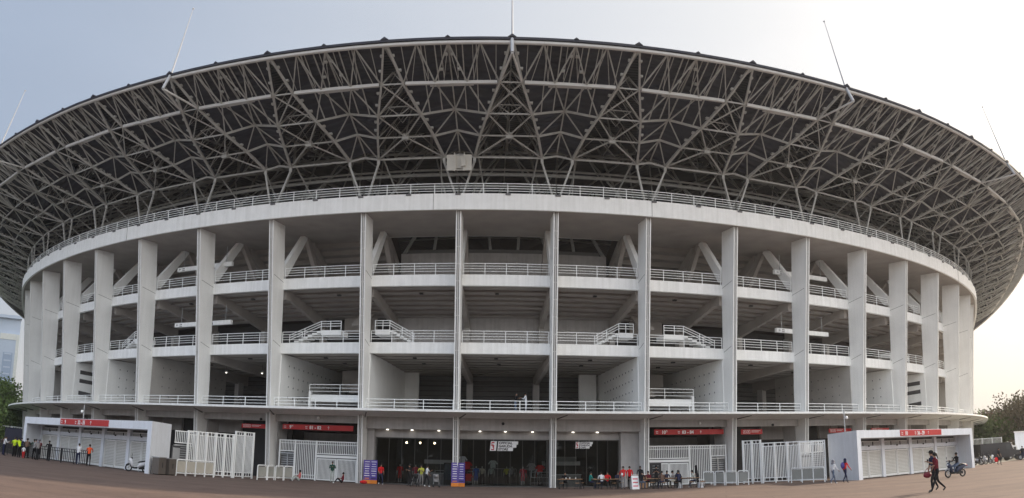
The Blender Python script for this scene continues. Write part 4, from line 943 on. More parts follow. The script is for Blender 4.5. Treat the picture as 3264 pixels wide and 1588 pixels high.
def person(loc,rz,pose,top,bot,label,cat='person',name='person',hair='short',scale=1.0,sleeve=False,shoe=None,skirt=False,skin=SKIN,grp=None,shorts=False,z=0,face=True):
    d=dict(pose); rad=dict(); bones=list(BONES)
    # hand: palm + five fingers
    for n,s in (('l',-1),('r',1)):
        wv=Vector(d['wri'+n]); ev=Vector(d['elb'+n]); dr=(wv-ev).normalized(); side=Vector((0,1,0)) if abs(dr.y)<.7 else Vector((-s,0,0))
        side=(side-dr*side.dot(dr)).normalized(); inn=dr.cross(side).normalized()*(-s)
        pm=wv+dr*.05; d['palm'+n]=tuple(pm); bones.append(('wri'+n,'palm'+n,'h'))
        for i,(o,ln) in enumerate(((.028,.066),(.010,.075),(-.010,.070),(-.027,.056))):
            a=pm+dr*.04+side*o; m_=a+dr*ln*.5+inn*.010; t=m_+dr*ln*.4+inn*.028
            d['f%d%s'%(i,n)]=tuple(a); d['g%d%s'%(i,n)]=tuple(m_); d['e%d%s'%(i,n)]=tuple(t)
            bones+= [('palm'+n,'f%d%s'%(i,n),'h'),('f%d%s'%(i,n),'g%d%s'%(i,n),'h'),('g%d%s'%(i,n),'e%d%s'%(i,n),'h')]
        t0=pm+side*.035-dr*.01; t1=t0+side*.022+dr*.035+inn*.02
        d['th'+n]=tuple(t0); d['tt'+n]=tuple(t1); bones+=[('palm'+n,'th'+n,'h'),('th'+n,'tt'+n,'h')]
    idx={}; bm=bmesh.new(); sk=bm.verts.layers.skin.verify()
    for kx,p in d.items():
        v=bm.verts.new(p); key=kx if kx in RAD else kx[:-1]
        r=RAD.get(key) or RAD.get(kx)
        if r is None:
            r=(.026,.016) if kx.startswith('palm') else (.0095,.0095)
            if kx.startswith('e') or kx.startswith('tt'): r=(.007,.007)
        if top in (CL['maroon'],) and False: pass
        v[sk].radius=r; v[sk].use_root=(kx=='pel'); idx[kx]=v
    for a,b,_ in bones: bm.edges.new((idx[a],idx[b]))
    me=bpy.data.meshes.new('tmp'); bm.to_mesh(me); bm.free(); to=bpy.data.objects.new('tmp_person',me); COL.objects.link(to)
    sm=to.modifiers.new('s','SKIN'); sm.use_smooth_shade=True; ss=to.modifiers.new('u','SUBSURF'); ss.levels=1; ss.render_levels=1
    dg=bpy.context.evaluated_depsgraph_get(); m2=bpy.data.meshes.new_from_object(to.evaluated_get(dg)); bpy.data.objects.remove(to)
    m2.name='body'; m2.materials.clear()
    mats=[skin,top,bot,shoe or SHOE]
    for q in mats: m2.materials.append(q)
    segs=[(Vector(d[a]),Vector(d[b]),c,a) for a,b,c in bones]
    code={'s':0,'t':1,'p':2,'f':3,'h':0}
    for f in m2.polygons:
        c=f.center; best=None
        for A,B,cc,nm in segs:
            ab=B-A; t=max(0,min(1,(c-A).dot(ab)/max(ab.length_squared,1e-9))); dd=(A+ab*t-c).length-RAD.get(nm if nm in RAD else nm[:-1],(.01,))[0]*.9
            if best is None or dd<best[0]: best=(dd,cc,t)
        cc=best[1]
        if cc=='a': f.material_index=1 if sleeve or best[2]<.06 else 0
        elif cc=='p2': f.material_index=0 if shorts and best[2]>.1 else 2
        else: f.material_index=code[cc]
        if cc=='s' and c.z<d['neck'][2]-.02 : f.material_index=1
        if cc=='t' and c.z>d['neck'][2]+.02 and abs(c.x)<.07: f.material_index=0
        f.use_smooth=True
    e=empty(name,(loc[0],loc[1],z),rz,label,cat,grp); e.scale=(scale,)*3
    bo=bpy.data.objects.new('body',m2); COL.objects.link(bo); bo.parent=e
    hc=Vector(d['head'])+Vector((0,-.018,.035))
    if hair in ('short','long','pony','bun'):
        b=MB(); b.ball(hc,.098,12,8,(.92,1.02,.95))
        if hair=='long': b.ball(hc+Vector((0,-.06,-.13)),.10,10,6,(.85,.6,1.5))
        if hair=='pony': b.tube(hc+Vector((0,-.08,.02)),hc+Vector((0,-.15,-.22)),.04,8,.015)
        if hair=='bun': b.ball(hc+Vector((0,-.09,.06)),.05,8,6)
        b.build('hair',HAIR,e,world=False,smooth=True)
    elif hair=='cap':
        b=MB(); b.ball(hc+Vector((0,.01,.02)),.105,12,8,(.95,1.05,.8)); b.box(hc+Vector((0,.13,.03)),(.15,.11,.015)); b.build('cap',CL['black'],e,world=False,smooth=False)
    elif hair in CL:
        b=MB(); b.ball(hc+Vector((0,-.005,-.01)),.112,12,8,(.95,1.0,1.12)); b.ball(hc+Vector((0,-.01,-.17)),.15,12,6,(1.05,.8,.75)); b.build('headscarf',CL[hair],e,world=False,smooth=True)
        b=MB(); b.ball(Vector(d['head'])+Vector((0,.062,-.005)),.062,10,6,(.95,.75,1.15)); b.build('face',skin,e,world=False,smooth=True)
    if skirt:
        b=MB(); b.lathe([(.15,0),(.24,-.38),(.27,-.75)][::-1],(0,0,d['pel'][2]+.05),12); b.build('skirt',bot,e,world=False,smooth=True)
    if face:
        b=MB(); h_=Vector(d['head'])
        for s in (-1,1): b.ball(h_+Vector((s*.03,.084,.012)),.011,6,4)
        b.box(h_+Vector((0,.084,-.048)),(.04,.012,.008)); b.build('facial_features',BLET,e,world=False)
    return e
def tocam(x,y,off=0): return math.atan2(x,-y)+off
def away(x,y,off=0): return math.atan2(-x,y)+off
HOLD=dict(aL=((.12,1.16),(.30,1.25,.08)))
LEANF=dict(aL=((.16,1.18),(.42,1.14,.2)))
person((-41.3,66.2),R_(-60),P_stand(.12,**HOLD),CL['white'],CL['navy'],'person in white top at the far left edge of the crowd',sleeve=True)
person((-40.1,66.0),away(-40,66),P_stand(.1,**LEANF),CL['lime'],CL['black'],'upright person in a lime vest in the left crowd, left of the bending one')
person((-39.2,65.4),away(-39,65,.4),P_stand(.32,**LEANF),CL['lime'],CL['black'],'bending person in a lime vest in the left crowd')
person((-38.4,65.2),away(-38,65),P_stand(.15,**LEANF),CL['brown'],CL['black'],'person in dark brown shirt right of the bending lime vest')
person((-37.9,63.9),away(-38,64,-.3),P_stand(0),CL['white'],CL['red'],'small child in white top and red trousers in front of the crowd',scale=.62)
person((-37.3,64.6),away(-37,65,-.4),P_stand(.28,**LEANF),CL['grey'],CL['black'],'person in grey jacket leaning on the railing, second from right of the crowd',hair='cap',sleeve=True)
person((-36.7,64.2),R_(60),P_stand(.12,**HOLD),CL['grey'],CL['black'],'person with grey headscarf at the right end of the crowd',hair='greyhij',sleeve=True)
person((-40.8,67.3),away(-40,66),P_stand(.1),CL['green'],CL['black'],'person in dark green half hidden behind the white top at far left',hair='cap')
person((-42.2,67.6),R_(-40),P_stand(.1,**LEANF),CL['grey'],CL['navy'],'person in grey at the far left edge behind the white top')
person((-39.0,66.3),away(-39,66),P_stand(.12,**LEANF),CL['black'],CL['black'],'person in black between the two lime vests',hair='cap')
person((-37.8,65.5),away(-38,65,.3),P_stand(.2,**LEANF),CL['green'],CL['black'],'person in dark green bending over the railing left of the grey jacket')
for _x,_y,_c,_l in ((-42.9,68.8,'brown','person in brown, rearmost at the far left edge of the crowd'),(-40.6,68.0,'navy','person in navy behind the upright lime vest'),(-38.3,67.2,'maroon','person in dark red behind the bending lime vest'),(-36.2,65.2,'black','person in black just right of the grey headscarf')):
    person((_x,_y),away(_x,_y,.2),P_stand(.14,**LEANF),CL[_c],CL['black'],_l,hair='cap' if _c=='navy' else 'short')
person((-32.25,62.9),away(-32,63,-.2),P_stand(.10,**LEANF),CL['white'],CL['navy'],'person in white shirt leaning on the black railing beside the orange shirt',shoe=SHOEW)
person((-31.35,63.0),away(-31,63,-.1),P_stand(.10,**LEANF),CL['orange'],CL['black'],'person in orange red shirt leaning on the black railing end')
person((-16.0,69.8),R_(115),P_floor(),CL['pink'],CL['pale'],'person in pink shirt sitting on the ground before the left barred gate',face=False)
person((-13.45,70.3),tocam(-13.4,70),P_stand(.02,**HOLD),CL['green'],CL['pale'],'person in dark green jacket standing before the left barred gate',sleeve=True)
person((-12.5,69.8),R_(100),P_floor(),CL['maroon'],CL['black'],'person sitting on the ground before the left gate near the column',shoe=SHOEW)
person((-9.75,71.9),tocam(-9.7,72,.3),P_walk(.14),CL['red'],CL['navy'],'person in red shirt walking beside the left purple banner',shoe=SHOEW)
person((-5.85,69.8),tocam(-5.9,70,1.3),P_walk(.12,**HOLD),CL['white'],CL['black'],'woman with white and red shirt standing by the pushchairs',hair='pony',shoe=SHOEW)
person((-6.35,70.9),tocam(-6.4,71,-.4),P_stand(.04,**HOLD),CL['yellow'],CL['grey'],'person in dull yellow top behind the pushchairs')
person((-7.35,71.6),tocam(-7,71,-.8),P_stand(.04,**HOLD),CL['black'],CL['black'],'person in black left of the dull yellow top by the store door')
# pushchairs
def pushchair(loc,rz,label,cm):
    e=empty('pushchair',(loc[0],loc[1],0),rz,label,'pushchair','pushchairs at the store door')
    b=MB()
    for s in (-1,1):
        b.tube((s*.22,.35,.12),(s*.20,-.25,.75),.015); b.tube((s*.22,-.3,.12),(s*.2,.15,.6),.015); b.tube((s*.2,-.25,.75),(s*.2,-.42,.98),.015)
    b.tube((-.2,-.42,.98),(.2,-.42,.98),.018); b.build('frame',GALV,e,world=False)
    b=MB(); b.box((0,.02,.45),(.36,.4,.06)); b.hexa([(-.18,-.2,.45),(.18,-.2,.45),(.18,-.14,.45),(-.18,-.14,.45),(-.18,-.32,.95),(.18,-.32,.95),(.18,-.27,.95),(-.18,-.27,.95)]); b.build('seat',cm,e,world=False)
    b=MB(); b.ball((0,-.14,.86),.25,12,6,(.85,1,.62)); b.build('hood',cm,e,world=False,smooth=True)
    for x,y in ((-.24,.35),(.24,.35),(-.24,-.3),(.24,-.3)):
        b=MB(); b.tube((x-.025,y,.12),(x+.025,y,.12),.12,14); b.build('wheel',BLACK,e,world=False)
pushchair((-6.75,69.9),R_(170),'black pushchair left of the woman in white and red',BLACKC)
pushchair((-5.1,70.0),R_(190),'grey and black pushchair right of the woman in white and red',CL['grey'])
# balcony pair
person(tuple(W(74.0,.020,0))[:2],R_(-75),P_stand(.06,**HOLD),CL['black'],CL['jeans'],'person in black on the first storey balcony, left of two',z=6.19)
person(tuple(W(73.9,.0325,0))[:2],R_(80),P_stand(.06,**HOLD),CL['white'],CL['white'],'person in white on the first storey balcony, right of two',z=6.19,sleeve=True)
# cafe ---------------------------------------------------------------
WOOD=mat('table_wood',(.34,.20,.11),.5,scale=6,var=.25)
def table(loc,rz,L,label):
    e=empty('cafe_table',(loc[0],loc[1],0),rz,label,'table','cafe tables')
    b=MB(); b.box((0,0,.745),(L,.72,.035)); b.build('tabletop',WOOD,e,world=False)
    b=MB(); b.box((0,-.28,.70),(L-.2,.04,.05)); b.box((0,.28,.70),(L-.2,.04,.05)); b.build('apron',BLACK,e,world=False)
    for x in (-L/2+.12,L/2-.12):
        for y in (-.28,.28): b=MB(); b.bar((x*1.0,y,.72),(x*1.04,y*1.05,0),.045); b.build('leg',BLACK,e,world=False)
sp=None
def stool(loc,rz,label):
    global sp
    if sp is None:
        e=empty('cafe_stool',(0,0,0)); 
        b=MB(); b.lathe([(.16,.44),(.17,.46),(.17,.475),(.15,.485)],(0,0,0),14); b.build('seat',WOOD,e,world=False)
        for i in range(4):
            t=math.pi/4+i*math.pi/2; b=MB(); b.tube((.10*math.cos(t),.10*math.sin(t),.44),(.20*math.cos(t),.20*math.sin(t),0),.014,6); b.build('leg',BLACK,e,world=False)
        b=MB(); pts=[(.155*math.cos(i*math.pi/6),.155*math.sin(i*math.pi/6),.2) for i in range(13)]; b.poly(pts,.01,5); b.build('foot_ring',BLACK,e,world=False)
        sp=e; c=e
    else: c=copy_tree(sp)
    c.location=(loc[0],loc[1],0); c.rotation_euler=(0,0,rz); tag(c,label,'stool','cafe stools'); return c
TB=[((5.3,69.4),R_(4),1.9,'cafe table nearest the column with cups on it'),((8.0,68.2),R_(2),2.0,'cafe table left of the standing man in red'),((10.6,67.2),R_(-2),2.0,'long cafe table left of the seated group, right of the menu board'),((12.4,66.6),R_(-3),1.7,'cafe table in the middle of the seated group'),((14.1,66.2),R_(-6),1.5,'rightmost cafe table, before the right barred gate')]
for l,r,L_,lab in TB: table(l,r,L_,lab)
ST_=[(4.6,68.6),(5.8,68.5),(6.3,69.9),(7.3,67.4),(8.5,67.3),(9.3,68.9),(10.0,66.4),(11.2,66.3),(11.6,68.0),(12.0,65.7),(13.0,65.6),(13.4,67.4),(14.0,65.2),(14.9,65.5),(15.3,66.8)]
nm=['table nearest the column','table nearest the column','table nearest the column','table left of the man in red','table left of the man in red','table left of the man in red','long table','long table','long table','middle table of the group','middle table of the group','middle table of the group','rightmost table','rightmost table','rightmost table']
od=['left stool in front of the ','right stool in front of the ','stool at the right end of the ']
for i,l in enumerate(ST_): stool(l,i*.7,'black legged '+od[i%3]+nm[i])
person((6.85,69.3),R_(-80),P_sit(),CL['teal'],CL['navy'],'person in teal shirt seated left of the white shirt at the cafe')
person((7.75,69.0),away(7.7,69,.3),P_sit(),CL['white'],CL['navy'],'person in white shirt seated with back turned at the cafe')
person((8.3,70.1),tocam(8.3,70,.3),P_sit(),CL['red'],CL['black'],'person in red seated behind the white shirt')
person((9.15,66.9),tocam(9.1,67),P_stand(.02),CL['red'],CL['grey'],'standing person in red shirt with a white badge by the cafe tables')
person((9.75,67.7),tocam(9.7,67.7,-.3),P_stand(.02),CL['red'],CL['black'],'second person in red shirt behind the one with the badge')
b=MB(); b.box((0,0,0),(.13,.01,.17)); 
bd=b.build('name_badge',WLET); bd.location=(9.05,66.74,1.12); bd.rotation_euler=(0,0,tocam(9.1,67)); tag(bd,'white badge on the chest of the standing man in red','badge')
person((10.9,69.8),tocam(10.9,70),P_stand(.05),CL['black'],CL['black'],'barista in black behind the wooden counter')
person((12.15,69.6),tocam(12,69.6),P_stand(.05,**HOLD),CL['black'],CL['black'],'barista with dark cap before the black menu board',hair='cap')
person((12.7,68.2),tocam(12.7,68,.5),P_sit(),CL['navy'],CL['black'],'person in navy seated at the left of the seated group')
person((13.35,67.9),R_(70),P_sit(lean=.2),CL['grey'],CL['cream'],'person in grey shirt leaning over the middle cafe table')
person((13.75,68.9),tocam(13.7,69,.2),P_sit(),CL['black'],CL['black'],'woman in black headscarf seated behind the group',hair='black')
person((14.75,67.0),R_(75),P_sit(lean=.24),CL['pale'],CL['navy'],'person in pale grey shirt leaning forward at the right cafe table',sleeve=True,shoe=SHOEW)
person((15.15,68.2),R_(60),P_stand(.1),CL['black'],CL['black'],'woman standing in black headscarf before the right barred gate',hair='black',scale=.97)
def bx(name,c,sz,m,label,cat,rz=0,grp=None):
    b=MB(); b.box((0,0,0),sz); o=b.build(name,m); o.location=c; o.rotation_euler=(0,0,rz); tag(o,label,cat,grp); return o
for i,(x,y) in enumerate(((5.0,69.3),(5.3,69.4),(5.75,69.3))):
    b=MB(); b.lathe([(.03,0),(.042,.11),(.042,.115),(.0,.115)],(0,0,0),10); o=b.build('paper_cup',WLET); o.location=(x,y,.763); tag(o,'white paper cup on the table nearest the column, '+('left','middle','right')[i]+' of three','cup','paper cups')
person((5.0,70.3),tocam(5,70),P_sit(),CL['black'],CL['black'],'person in black seated behind the cups at the table nearest the column')
person((9.0,69.2),tocam(9,69,.4),P_sit(),CL['navy'],CL['black'],'person in navy seated behind the standing man in red')
person((11.3,68.2),tocam(11.3,68,-.4),P_sit(),CL['maroon'],CL['black'],'person in dark red seated behind the long cafe table')
person((11.9,65.6),away(11.9,65.6,.3),P_sit(),CL['brown'],CL['navy'],'person in brown seated with back turned at the middle cafe table')
person((10.4,66.0),away(10.4,66,-.3),P_sit(),CL['black'],CL['jeans'],'person in black and jeans seated with back turned at the long table')
person((13.1,65.3),away(13.1,65,.5),P_sit(),CL['navy'],CL['black'],'person in navy seated with back turned between the right tables')
# counter, menu board, sandwich board, umbrella stand
e=empty('cafe_counter',(10.95,70.6,0),0,'brown wooden counter with white top at the cafe','counter')
b=MB(); b.box((0,0,.5),(1.3,.5,1.0)); b.build('body',WOOD,e,world=False); b=MB(); b.box((0,0,1.03),(1.4,.6,.05)); b.build('countertop',WHITE2,e,world=False)
e=empty('menu_board',(12.25,70.5,0),0,'tall black menu board on legs by the cafe column','board')
b=MB(); b.box((0,0,1.15),(.95,.06,1.5)); b.build('panel',BLACK,e,world=False)
for s in (-1,1): b=MB(); b.box((s*.4,0,.2),(.05,.4 if s else .05,.4)); b.build('leg',BLACK,e,world=False)
b=MB(); 
for j in range(5): b.box((0,-.034,1.7-j*.2),(.5,.004,.03))
b.build('chalk_lines',mat('chalk',(.3,.3,.3)),e,world=False)
e=empty('sandwich_board',(9.95,66.4,0),R_(10),'white sandwich board with red stripes beside the man in red','board')
for s in (-1,1):
    b=MB(); b.use(WLET); b.hexa([(-.28,s*.25-.012,0),(.28,s*.25-.012,0),(.28,s*.25+.012,0),(-.28,s*.25+.012,0),(-.28,s*.03-.012,1.0),(.28,s*.03-.012,1.0),(.28,s*.03+.012,1.0),(-.28,s*.03+.012,1.0)])
    b.use(CL['rose'])
    for j in range(3):
        z=.2+j*.26; y=s*(.25-.22*z)+s*.014; b.hexa([(-.2,y-.004,z),(.2,y-.004,z),(.2,y+.004,z),(-.2,y+.004,z),(-.2,y-.004-s*.018,z+.08),(.2,y-.004-s*.018,z+.08),(.2,y+.004-s*.018,z+.08),(-.2,y+.004-s*.018,z+.08)])
    b.build('board_panel',WLET,e,world=False)
bx('shopping_bag',(14.9,65.9,.2),(.42,.25,.4),CL['white'],'white bag on the ground under the right cafe table','bag',.3)
bx('shopping_bag',(13.4,66.6,.17),(.36,.25,.34),CL['white'],'white bag on the ground by the middle cafe table','bag',.1)
b=MB(); b.ball((0,0,.14),.30,12,6,(1.1,.7,.5)); o=b.build('cloth_bag',CL['red'],smooth=True); o.location=(-11.3,72.9,0); tag(o,'red cloth bag at the foot of the left purple banner','bag')
# mannequins and display inside the shop
def shop(a,R): p=W(R,a,0); return (p.x,p.y)
MN=[(-.1145,72.9,'red','red','headless look mannequin in red strip left of the store door',True),(-.0965,72.6,'rose','red','mannequin in rose red strip just left of the store door',True),
    (-.0245,72.8,'blue','blue','mannequin in blue strip in the middle shop window',True),(.0300,72.9,'rose','rose','mannequin in pink red strip right in the middle shop window',True),
    (-.0180,71.6,'cream','black','mannequin in cream shirt behind the blue one',False),(-.0300+.023,71.4,'pale','black','mannequin in pale shirt in the centre of the store window',False),
    (.0185,70.6,'grey','black','mannequin in grey shirt deep inside right of the store centre',False),(.0500,71.6,'white','grey','mannequin in white shirt at the right of the middle window',False),
    (-.0385,71.8,'maroon','red','mannequin in dark red strip at the left of the middle window',True),(.0120,70.4,'yellow','black','mannequin with yellow shirt deep in the store',False)]
for a,R,t_,b_,lab,sh_ in MN:
    x,y=shop(a,R); person((x,y),tocam(x,y),P_stand(0),CL[t_],CL[b_],lab.replace('headless look ',''),cat='mannequin',name='mannequin',hair=None,skin=CL['plastic'],shoe=CL['plastic'],grp='shop mannequins',shorts=sh_,z=.06,face=False)
def rack(a,R,L,n,cols,label):
    x,y=shop(a,R); e=empty('clothes_rack',(x,y,0),a,label,'rack','clothes racks in the store')
    b=MB(); b.tube((-L/2,0,0),(-L/2,0,1.5),.02); b.tube((L/2,0,0),(L/2,0,1.5),.02); b.tube((-L/2,0,1.5),(L/2,0,1.5),.02); b.build('rail',GALV,e,world=False)
    for i in range(n):
        b=MB(); X=-L/2+.1+(L-.2)*i/(n-1); b.hexa([(X-.02,-.2,.75),(X+.02,-.2,.75),(X+.02,.2,.75),(X-.02,.2,.75),(X-.02,-.24,1.42),(X+.02,-.24,1.42),(X+.02,.24,1.42),(X-.02,.24,1.42)]); b.build('garment',CL[cols[i%len(cols)]],e,world=False)
rack(-.0330,69.5,2.0,9,('red','maroon','red','black'),'rack of red garments at the left of the middle shop')
rack(.0450,69.8,2.2,10,('white','black','red','grey'),'rack of white and black garments at the right of the middle shop')
rack(.0080,67.5,2.4,10,('black','grey','black'),'rack of dark garments deep in the middle shop')
for i,(a,z,c,R) in enumerate(((-.0405,2.2,'white',73.0),(-.0345,1.75,'red',73.0),(-.0400,1.2,'maroon',72.8),(-.0335,.75,'red',72.6),(-.005,1.9,'pale',72.2),(.0405,1.7,'grey',72.4),(.0510,1.55,'red',72.3))):
    x,y=shop(a,R); b=MB(); b.hexa([(-.24,-.06,-.32),(.24,-.06,-.32),(.24,.06,-.32),(-.24,.06,-.32),(-.2,-.06,.3),(.2,-.06,.3),(.2,.06,.3),(-.2,.06,.3)])
    for s in (-1,1): b.bar((s*.2,0,.24),(s*.38,0,-.02),.14,.1)
    o=b.build('display_shirt',CL[c]); o.location=(x,y,z); o.rotation_euler=(0,0,a); tag(o,'%s display shirt hung in the middle shop window, %s'%({'pale':'pale blue','maroon':'dark red'}.get(c,c),('top left','left below the white one','low left','at bottom left','in the centre','right of the pink mannequin','far right')[i]),'shirt','shirts hung in the shop window')
# shelves, fridge, counter inside
def shelf(a,R,L,label):
    x,y=shop(a,R); e=empty('display_shelf',(x,y,0),a,label,'shelf','display shelves in the store')
    for z in (.35,.8,1.25): b=MB(); b.box((0,0,z),(L,.4,.04)); b.build('board',GALV,e,world=False)
    for s in (-1,1): b=MB(); b.box((s*L/2,0,.65),(.04,.4,1.3)); b.build('side',GALV,e,world=False)
shelf(-.0375,72.3,1.3,'low display shelf at the left of the middle window'); shelf(.0500,72.9,1.6,'low display shelf at the right of the middle window'); shelf(-.066,70.5,1.6,'shelf behind the store door in the left bay')
def fridge(a,R,label):
    x,y=shop(a,R); e=empty('drinks_fridge',(x,y,0),a,label,'fridge')
    b=MB(); b.box((0,0,.98),(.75,.6,1.9)); b.build('body',BLACK,e,world=False)
    b=MB(); b.box((0,-.31,1.15),(.6,.02,1.3)); b.build('door',mat('fridge_glass',(.05,.07,.09),.15),e,world=False)
    b=MB(); b.box((.27,-.34,1.1),(.03,.03,.5)); b.build('handle',GALV,e,world=False)
fridge(-.0565,73.0,'tall black drinks fridge beside the column in the left shop bay')
def counter(a,R,L,label):
    x,y=shop(a,R); e=empty('shop_counter',(x,y,0),a,label,'counter')
    b=MB(); b.box((0,0,.5),(L,.6,1.0)); b.build('body',CL['grey'],e,world=False); b=MB(); b.box((0,0,1.03),(L+.1,.7,.05)); b.build('countertop',GALV,e,world=False)
    b=MB(); b.box((0,.2,2.0),(L,.3,.35)); b.build('canopy_board',FASC,e,world=False)
counter(-.0715,71.2,2.6,'grey counter with overhead board in the left shop bay'); counter(.080,70.6,3.4,'grey cafe counter with overhead board behind the glass')
# store interior details: upper menu boards of the cafe
for i,(a,L) in enumerate(((.076,1.6),(.095,1.2))):
    x,y=shop(a,69.0); bx('menu_screen',(x,y,2.4),(L,.05,.4),mat('menu_grey',(.28,.30,.28)),('left' if i==0 else 'right')+' menu panel over the cafe counter inside','screen',a,'menu panels')
# ================================================================== scooters
def wheel(e,x,r=.27,w=.10):
    b=MB(); n=20; rows=[]
    for i in range(n):
        t=2*math.pi*i/n; c=Vector((math.cos(t),0,math.sin(t))); row=[]
        for j in range(8):
            q=2*math.pi*j/8; row.append(Vector((x,0,r))+c*(r-.05+.05*math.cos(q))+Vector((0,w/2*math.sin(q),0)))
        rows.append(b.add(row))
    for i in range(n):
        for j in range(8): b.face([rows[i]+j,rows[(i+1)%n]+j,rows[(i+1)%n]+(j+1)%8,rows[i]+(j+1)%8])
    o=b.build('wheel',BLACK,e,world=False,smooth=True)
    b=MB(); b.tube((x,-.03,r),(x,.03,r),.05,10)
    for i in range(5):
        t=2*math.pi*i/5; b.bar((x,0,r),(x+(r-.07)*math.cos(t),0,r+(r-.07)*math.sin(t)),.035,.03,up=(0,1,0))
    b.build('rim',GALV,o,world=False)
def scooter(loc,rz,bodym,label,accent=None,stand=True,grp=None):
    e=empty('motor_scooter',(loc[0],loc[1],0),rz,label,'scooter',grp)      # forward = +x
    wheel(e,.62); wheel(e,-.60)
    def loft(secs,m,name):
        b=MB(); rows=[]
        for x,z0,z1,hw in secs:
            zc=(z0+z1)/2; hh=(z1-z0)/2; rows.append(b.add([(x,hw*math.cos(2*math.pi*i/12),zc+hh*math.sin(2*math.pi*i/12)) for i in range(12)]))
        for a,c in zip(rows[:-1],rows[1:]):
            for i in range(12): b.face([a+i,a+(i+1)%12,c+(i+1)%12,c+i])
        b.face([rows[0]+i for i in range(12)]); b.face([rows[-1]+i for i in range(12)][::-1])
        return b.build(name,m,e,world=False,smooth=True)
    loft([(-.98,.74,.80,.03),(-.80,.62,.82,.11),(-.50,.45,.78,.16),(-.15,.30,.70,.15),(.0,.26,.45,.14)],bodym,'tail_cowl')
    loft([(-.02,.24,.36,.16),(.20,.22,.34,.17),(.36,.25,.42,.16)],BLACK,'floor_board')
    loft([(.30,.26,.60,.16),(.38,.30,.92,.19),(.48,.45,1.0,.17),(.60,.70,.96,.10),(.66,.80,.90,.04)],bodym,'front_cowl')
    loft([(.42,.50,.56,.05),(.62,.55,.62,.075),(.84,.44,.50,.05)],accent or bodym,'mudguard')
    loft([(-.82,.80,.85,.08),(-.55,.76,.87,.13),(-.2,.70,.80,.14),(-.02,.66,.72,.08)],BLACK,'seat')
    b=MB(); b.tube((.44,-.33,1.04),(.44,.33,1.04),.02); b.tube((.40,0,.9),(.44,0,1.05),.05); b.build('handlebar',BLACK,e,world=False)
    b=MB(); 
    for s in (-1,1): b.tube((.62,s*.06,.27),(.50,s*.06,.75),.025)
    b.build('fork',GALV,e,world=False)
    b=MB(); b.ball((.63,0,.84),.085,10,6,(.5,1.2,.8)); b.build('headlight',mat('lamp_glass',(.7,.72,.75),.1),e,world=False)
    for s in (-1,1):
        b=MB(); b.tube((.44,s*.22,1.05),(.42,s*.30,1.25),.008,5); b.ball((.42,s*.31,1.28),.055,8,6,(.35,1.1,.7)); b.build('mirror',BLACK,e,world=False)
    b=MB(); b.tube((-.75,-.14,.32),(-.2,-.14,.26),.045,10); b.build('exhaust',GALV,e,world=False)
    b=MB(); b.box((-.35,0,.30),(.45,.16,.18)); b.build('engine',BLACK,e,world=False)
    b=MB(); b.box((-.98,0,.72),(.05,.16,.07)); b.build('tail_light',RED,e,world=False)
    if stand: b=MB(); b.tube((-.1,.1,.25),(-.15,.28,.0),.015); b.build('kick_stand',GALV,e,world=False)
    return e
WB=mat('scooter_white',(.72,.72,.74),.25); BB=mat('scooter_blue',(.025,.035,.07),.45); KB=mat('scooter_black',(.02,.02,.025),.25); SB=mat('scooter_silver',(.35,.35,.38),.3)
scooter((-26.0,60.3),R_(205),WB,'white and black scooter parked at the left gatehouse doors',KB)
scooter((28.3,51.0),R_(190),BB,'blue and silver scooter ridden past the right gatehouse',SB,stand=False)
rp=P_sit(.74,.03,aL=((.18,1.02),(.46,1.10,.24))); 
for s,n in ((-1,'l'),(1,'r')):
    rp['hip'+n]=(s*.12,.04,.80); rp['knee'+n]=(s*.17,.40,.68); rp['ank'+n]=(s*.15,.42,.36); rp['toe'+n]=(s*.15,.58,.33)
person((28.5,51.03),R_(100),rp,CL['black'],CL['jeans'],'person in black jacket riding the blue scooter',sleeve=True,hair='short')
for i,(x,y) in enumerate(((49.6,84.6),(51.0,86.0),(52.4,87.3),(53.7,88.7))):
    scooter((x,y),R_(-35),(KB,SB,KB,WB)[i],'parked motorbike behind the right gatehouse, %s of four from the gatehouse'%('first','second','third','fourth')[i],grp='motorbikes parked behind the right gatehouse')
# walking people on the right
person((22.5,58.0),R_(-80),P_walk(.24),CL['white'],CL['jeans'],'woman with grey headscarf and white top walking by the right gatehouse corner',hair='greyhij',sleeve=True,shoe=SHOEW,scale=.97)
p2=person((23.45,58.1),R_(-75),P_walk(.24),CL['red'],CL['navy'],'woman with dark headscarf, red top and blue backpack',hair='navy',sleeve=True,scale=1.0)
b=MB(); b.ball((0,0,0),.2,12,8,(.75,.55,1.15)); o=b.build('backpack',mat('backpack_blue',(.07,.06,.25),.8),smooth=True); o.location=(23.25,58.0,1.22); tag(o,'blue backpack on the back of the woman in the red top','backpack')
person((17.75,33.6),R_(85),P_walk(.34,aL=((.10,1.14),(.30,1.08,.15)),aR=((-.04,1.12),(.12,.90,.27))),CL['maroon'],CL['black'],'nearer of the walking couple, woman with ponytail in dark red top',hair='pony',scale=.99)
person((18.12,34.6),R_(88),P_walk(.16,aL=((.04,1.14),(.24,1.22,.14)),aR=((.0,1.13),(.06,.90))),CL['navy'],CL['black'],'man with cap at the far side of the walking couple',hair='cap',scale=1.04)
b=MB(); b.box((0,0,0),(.075,.012,.15)); o=b.build('phone',BLACK); o.location=(17.82,34.52,1.32); tag(o,'dark phone in the hand of the man with the cap','phone')
b=MB(); b.ball((0,0,0),.17,12,6,(1.2,.5,.75)); b.tube((-.15,0,.08),(0,0,.28),.012); b.tube((.15,0,.08),(0,0,.28),.012); o=b.build('handbag',mat('maroon_leather',(.18,.015,.03),.5),smooth=True); o.location=(17.42,33.85,.74); tag(o,'dark red handbag carried by the woman with the ponytail','handbag')
person((46.9,75.4),tocam(47,75,.6),P_walk(.10),CL['black'],CL['black'],'man in black carrying a red bag past the right gatehouse')
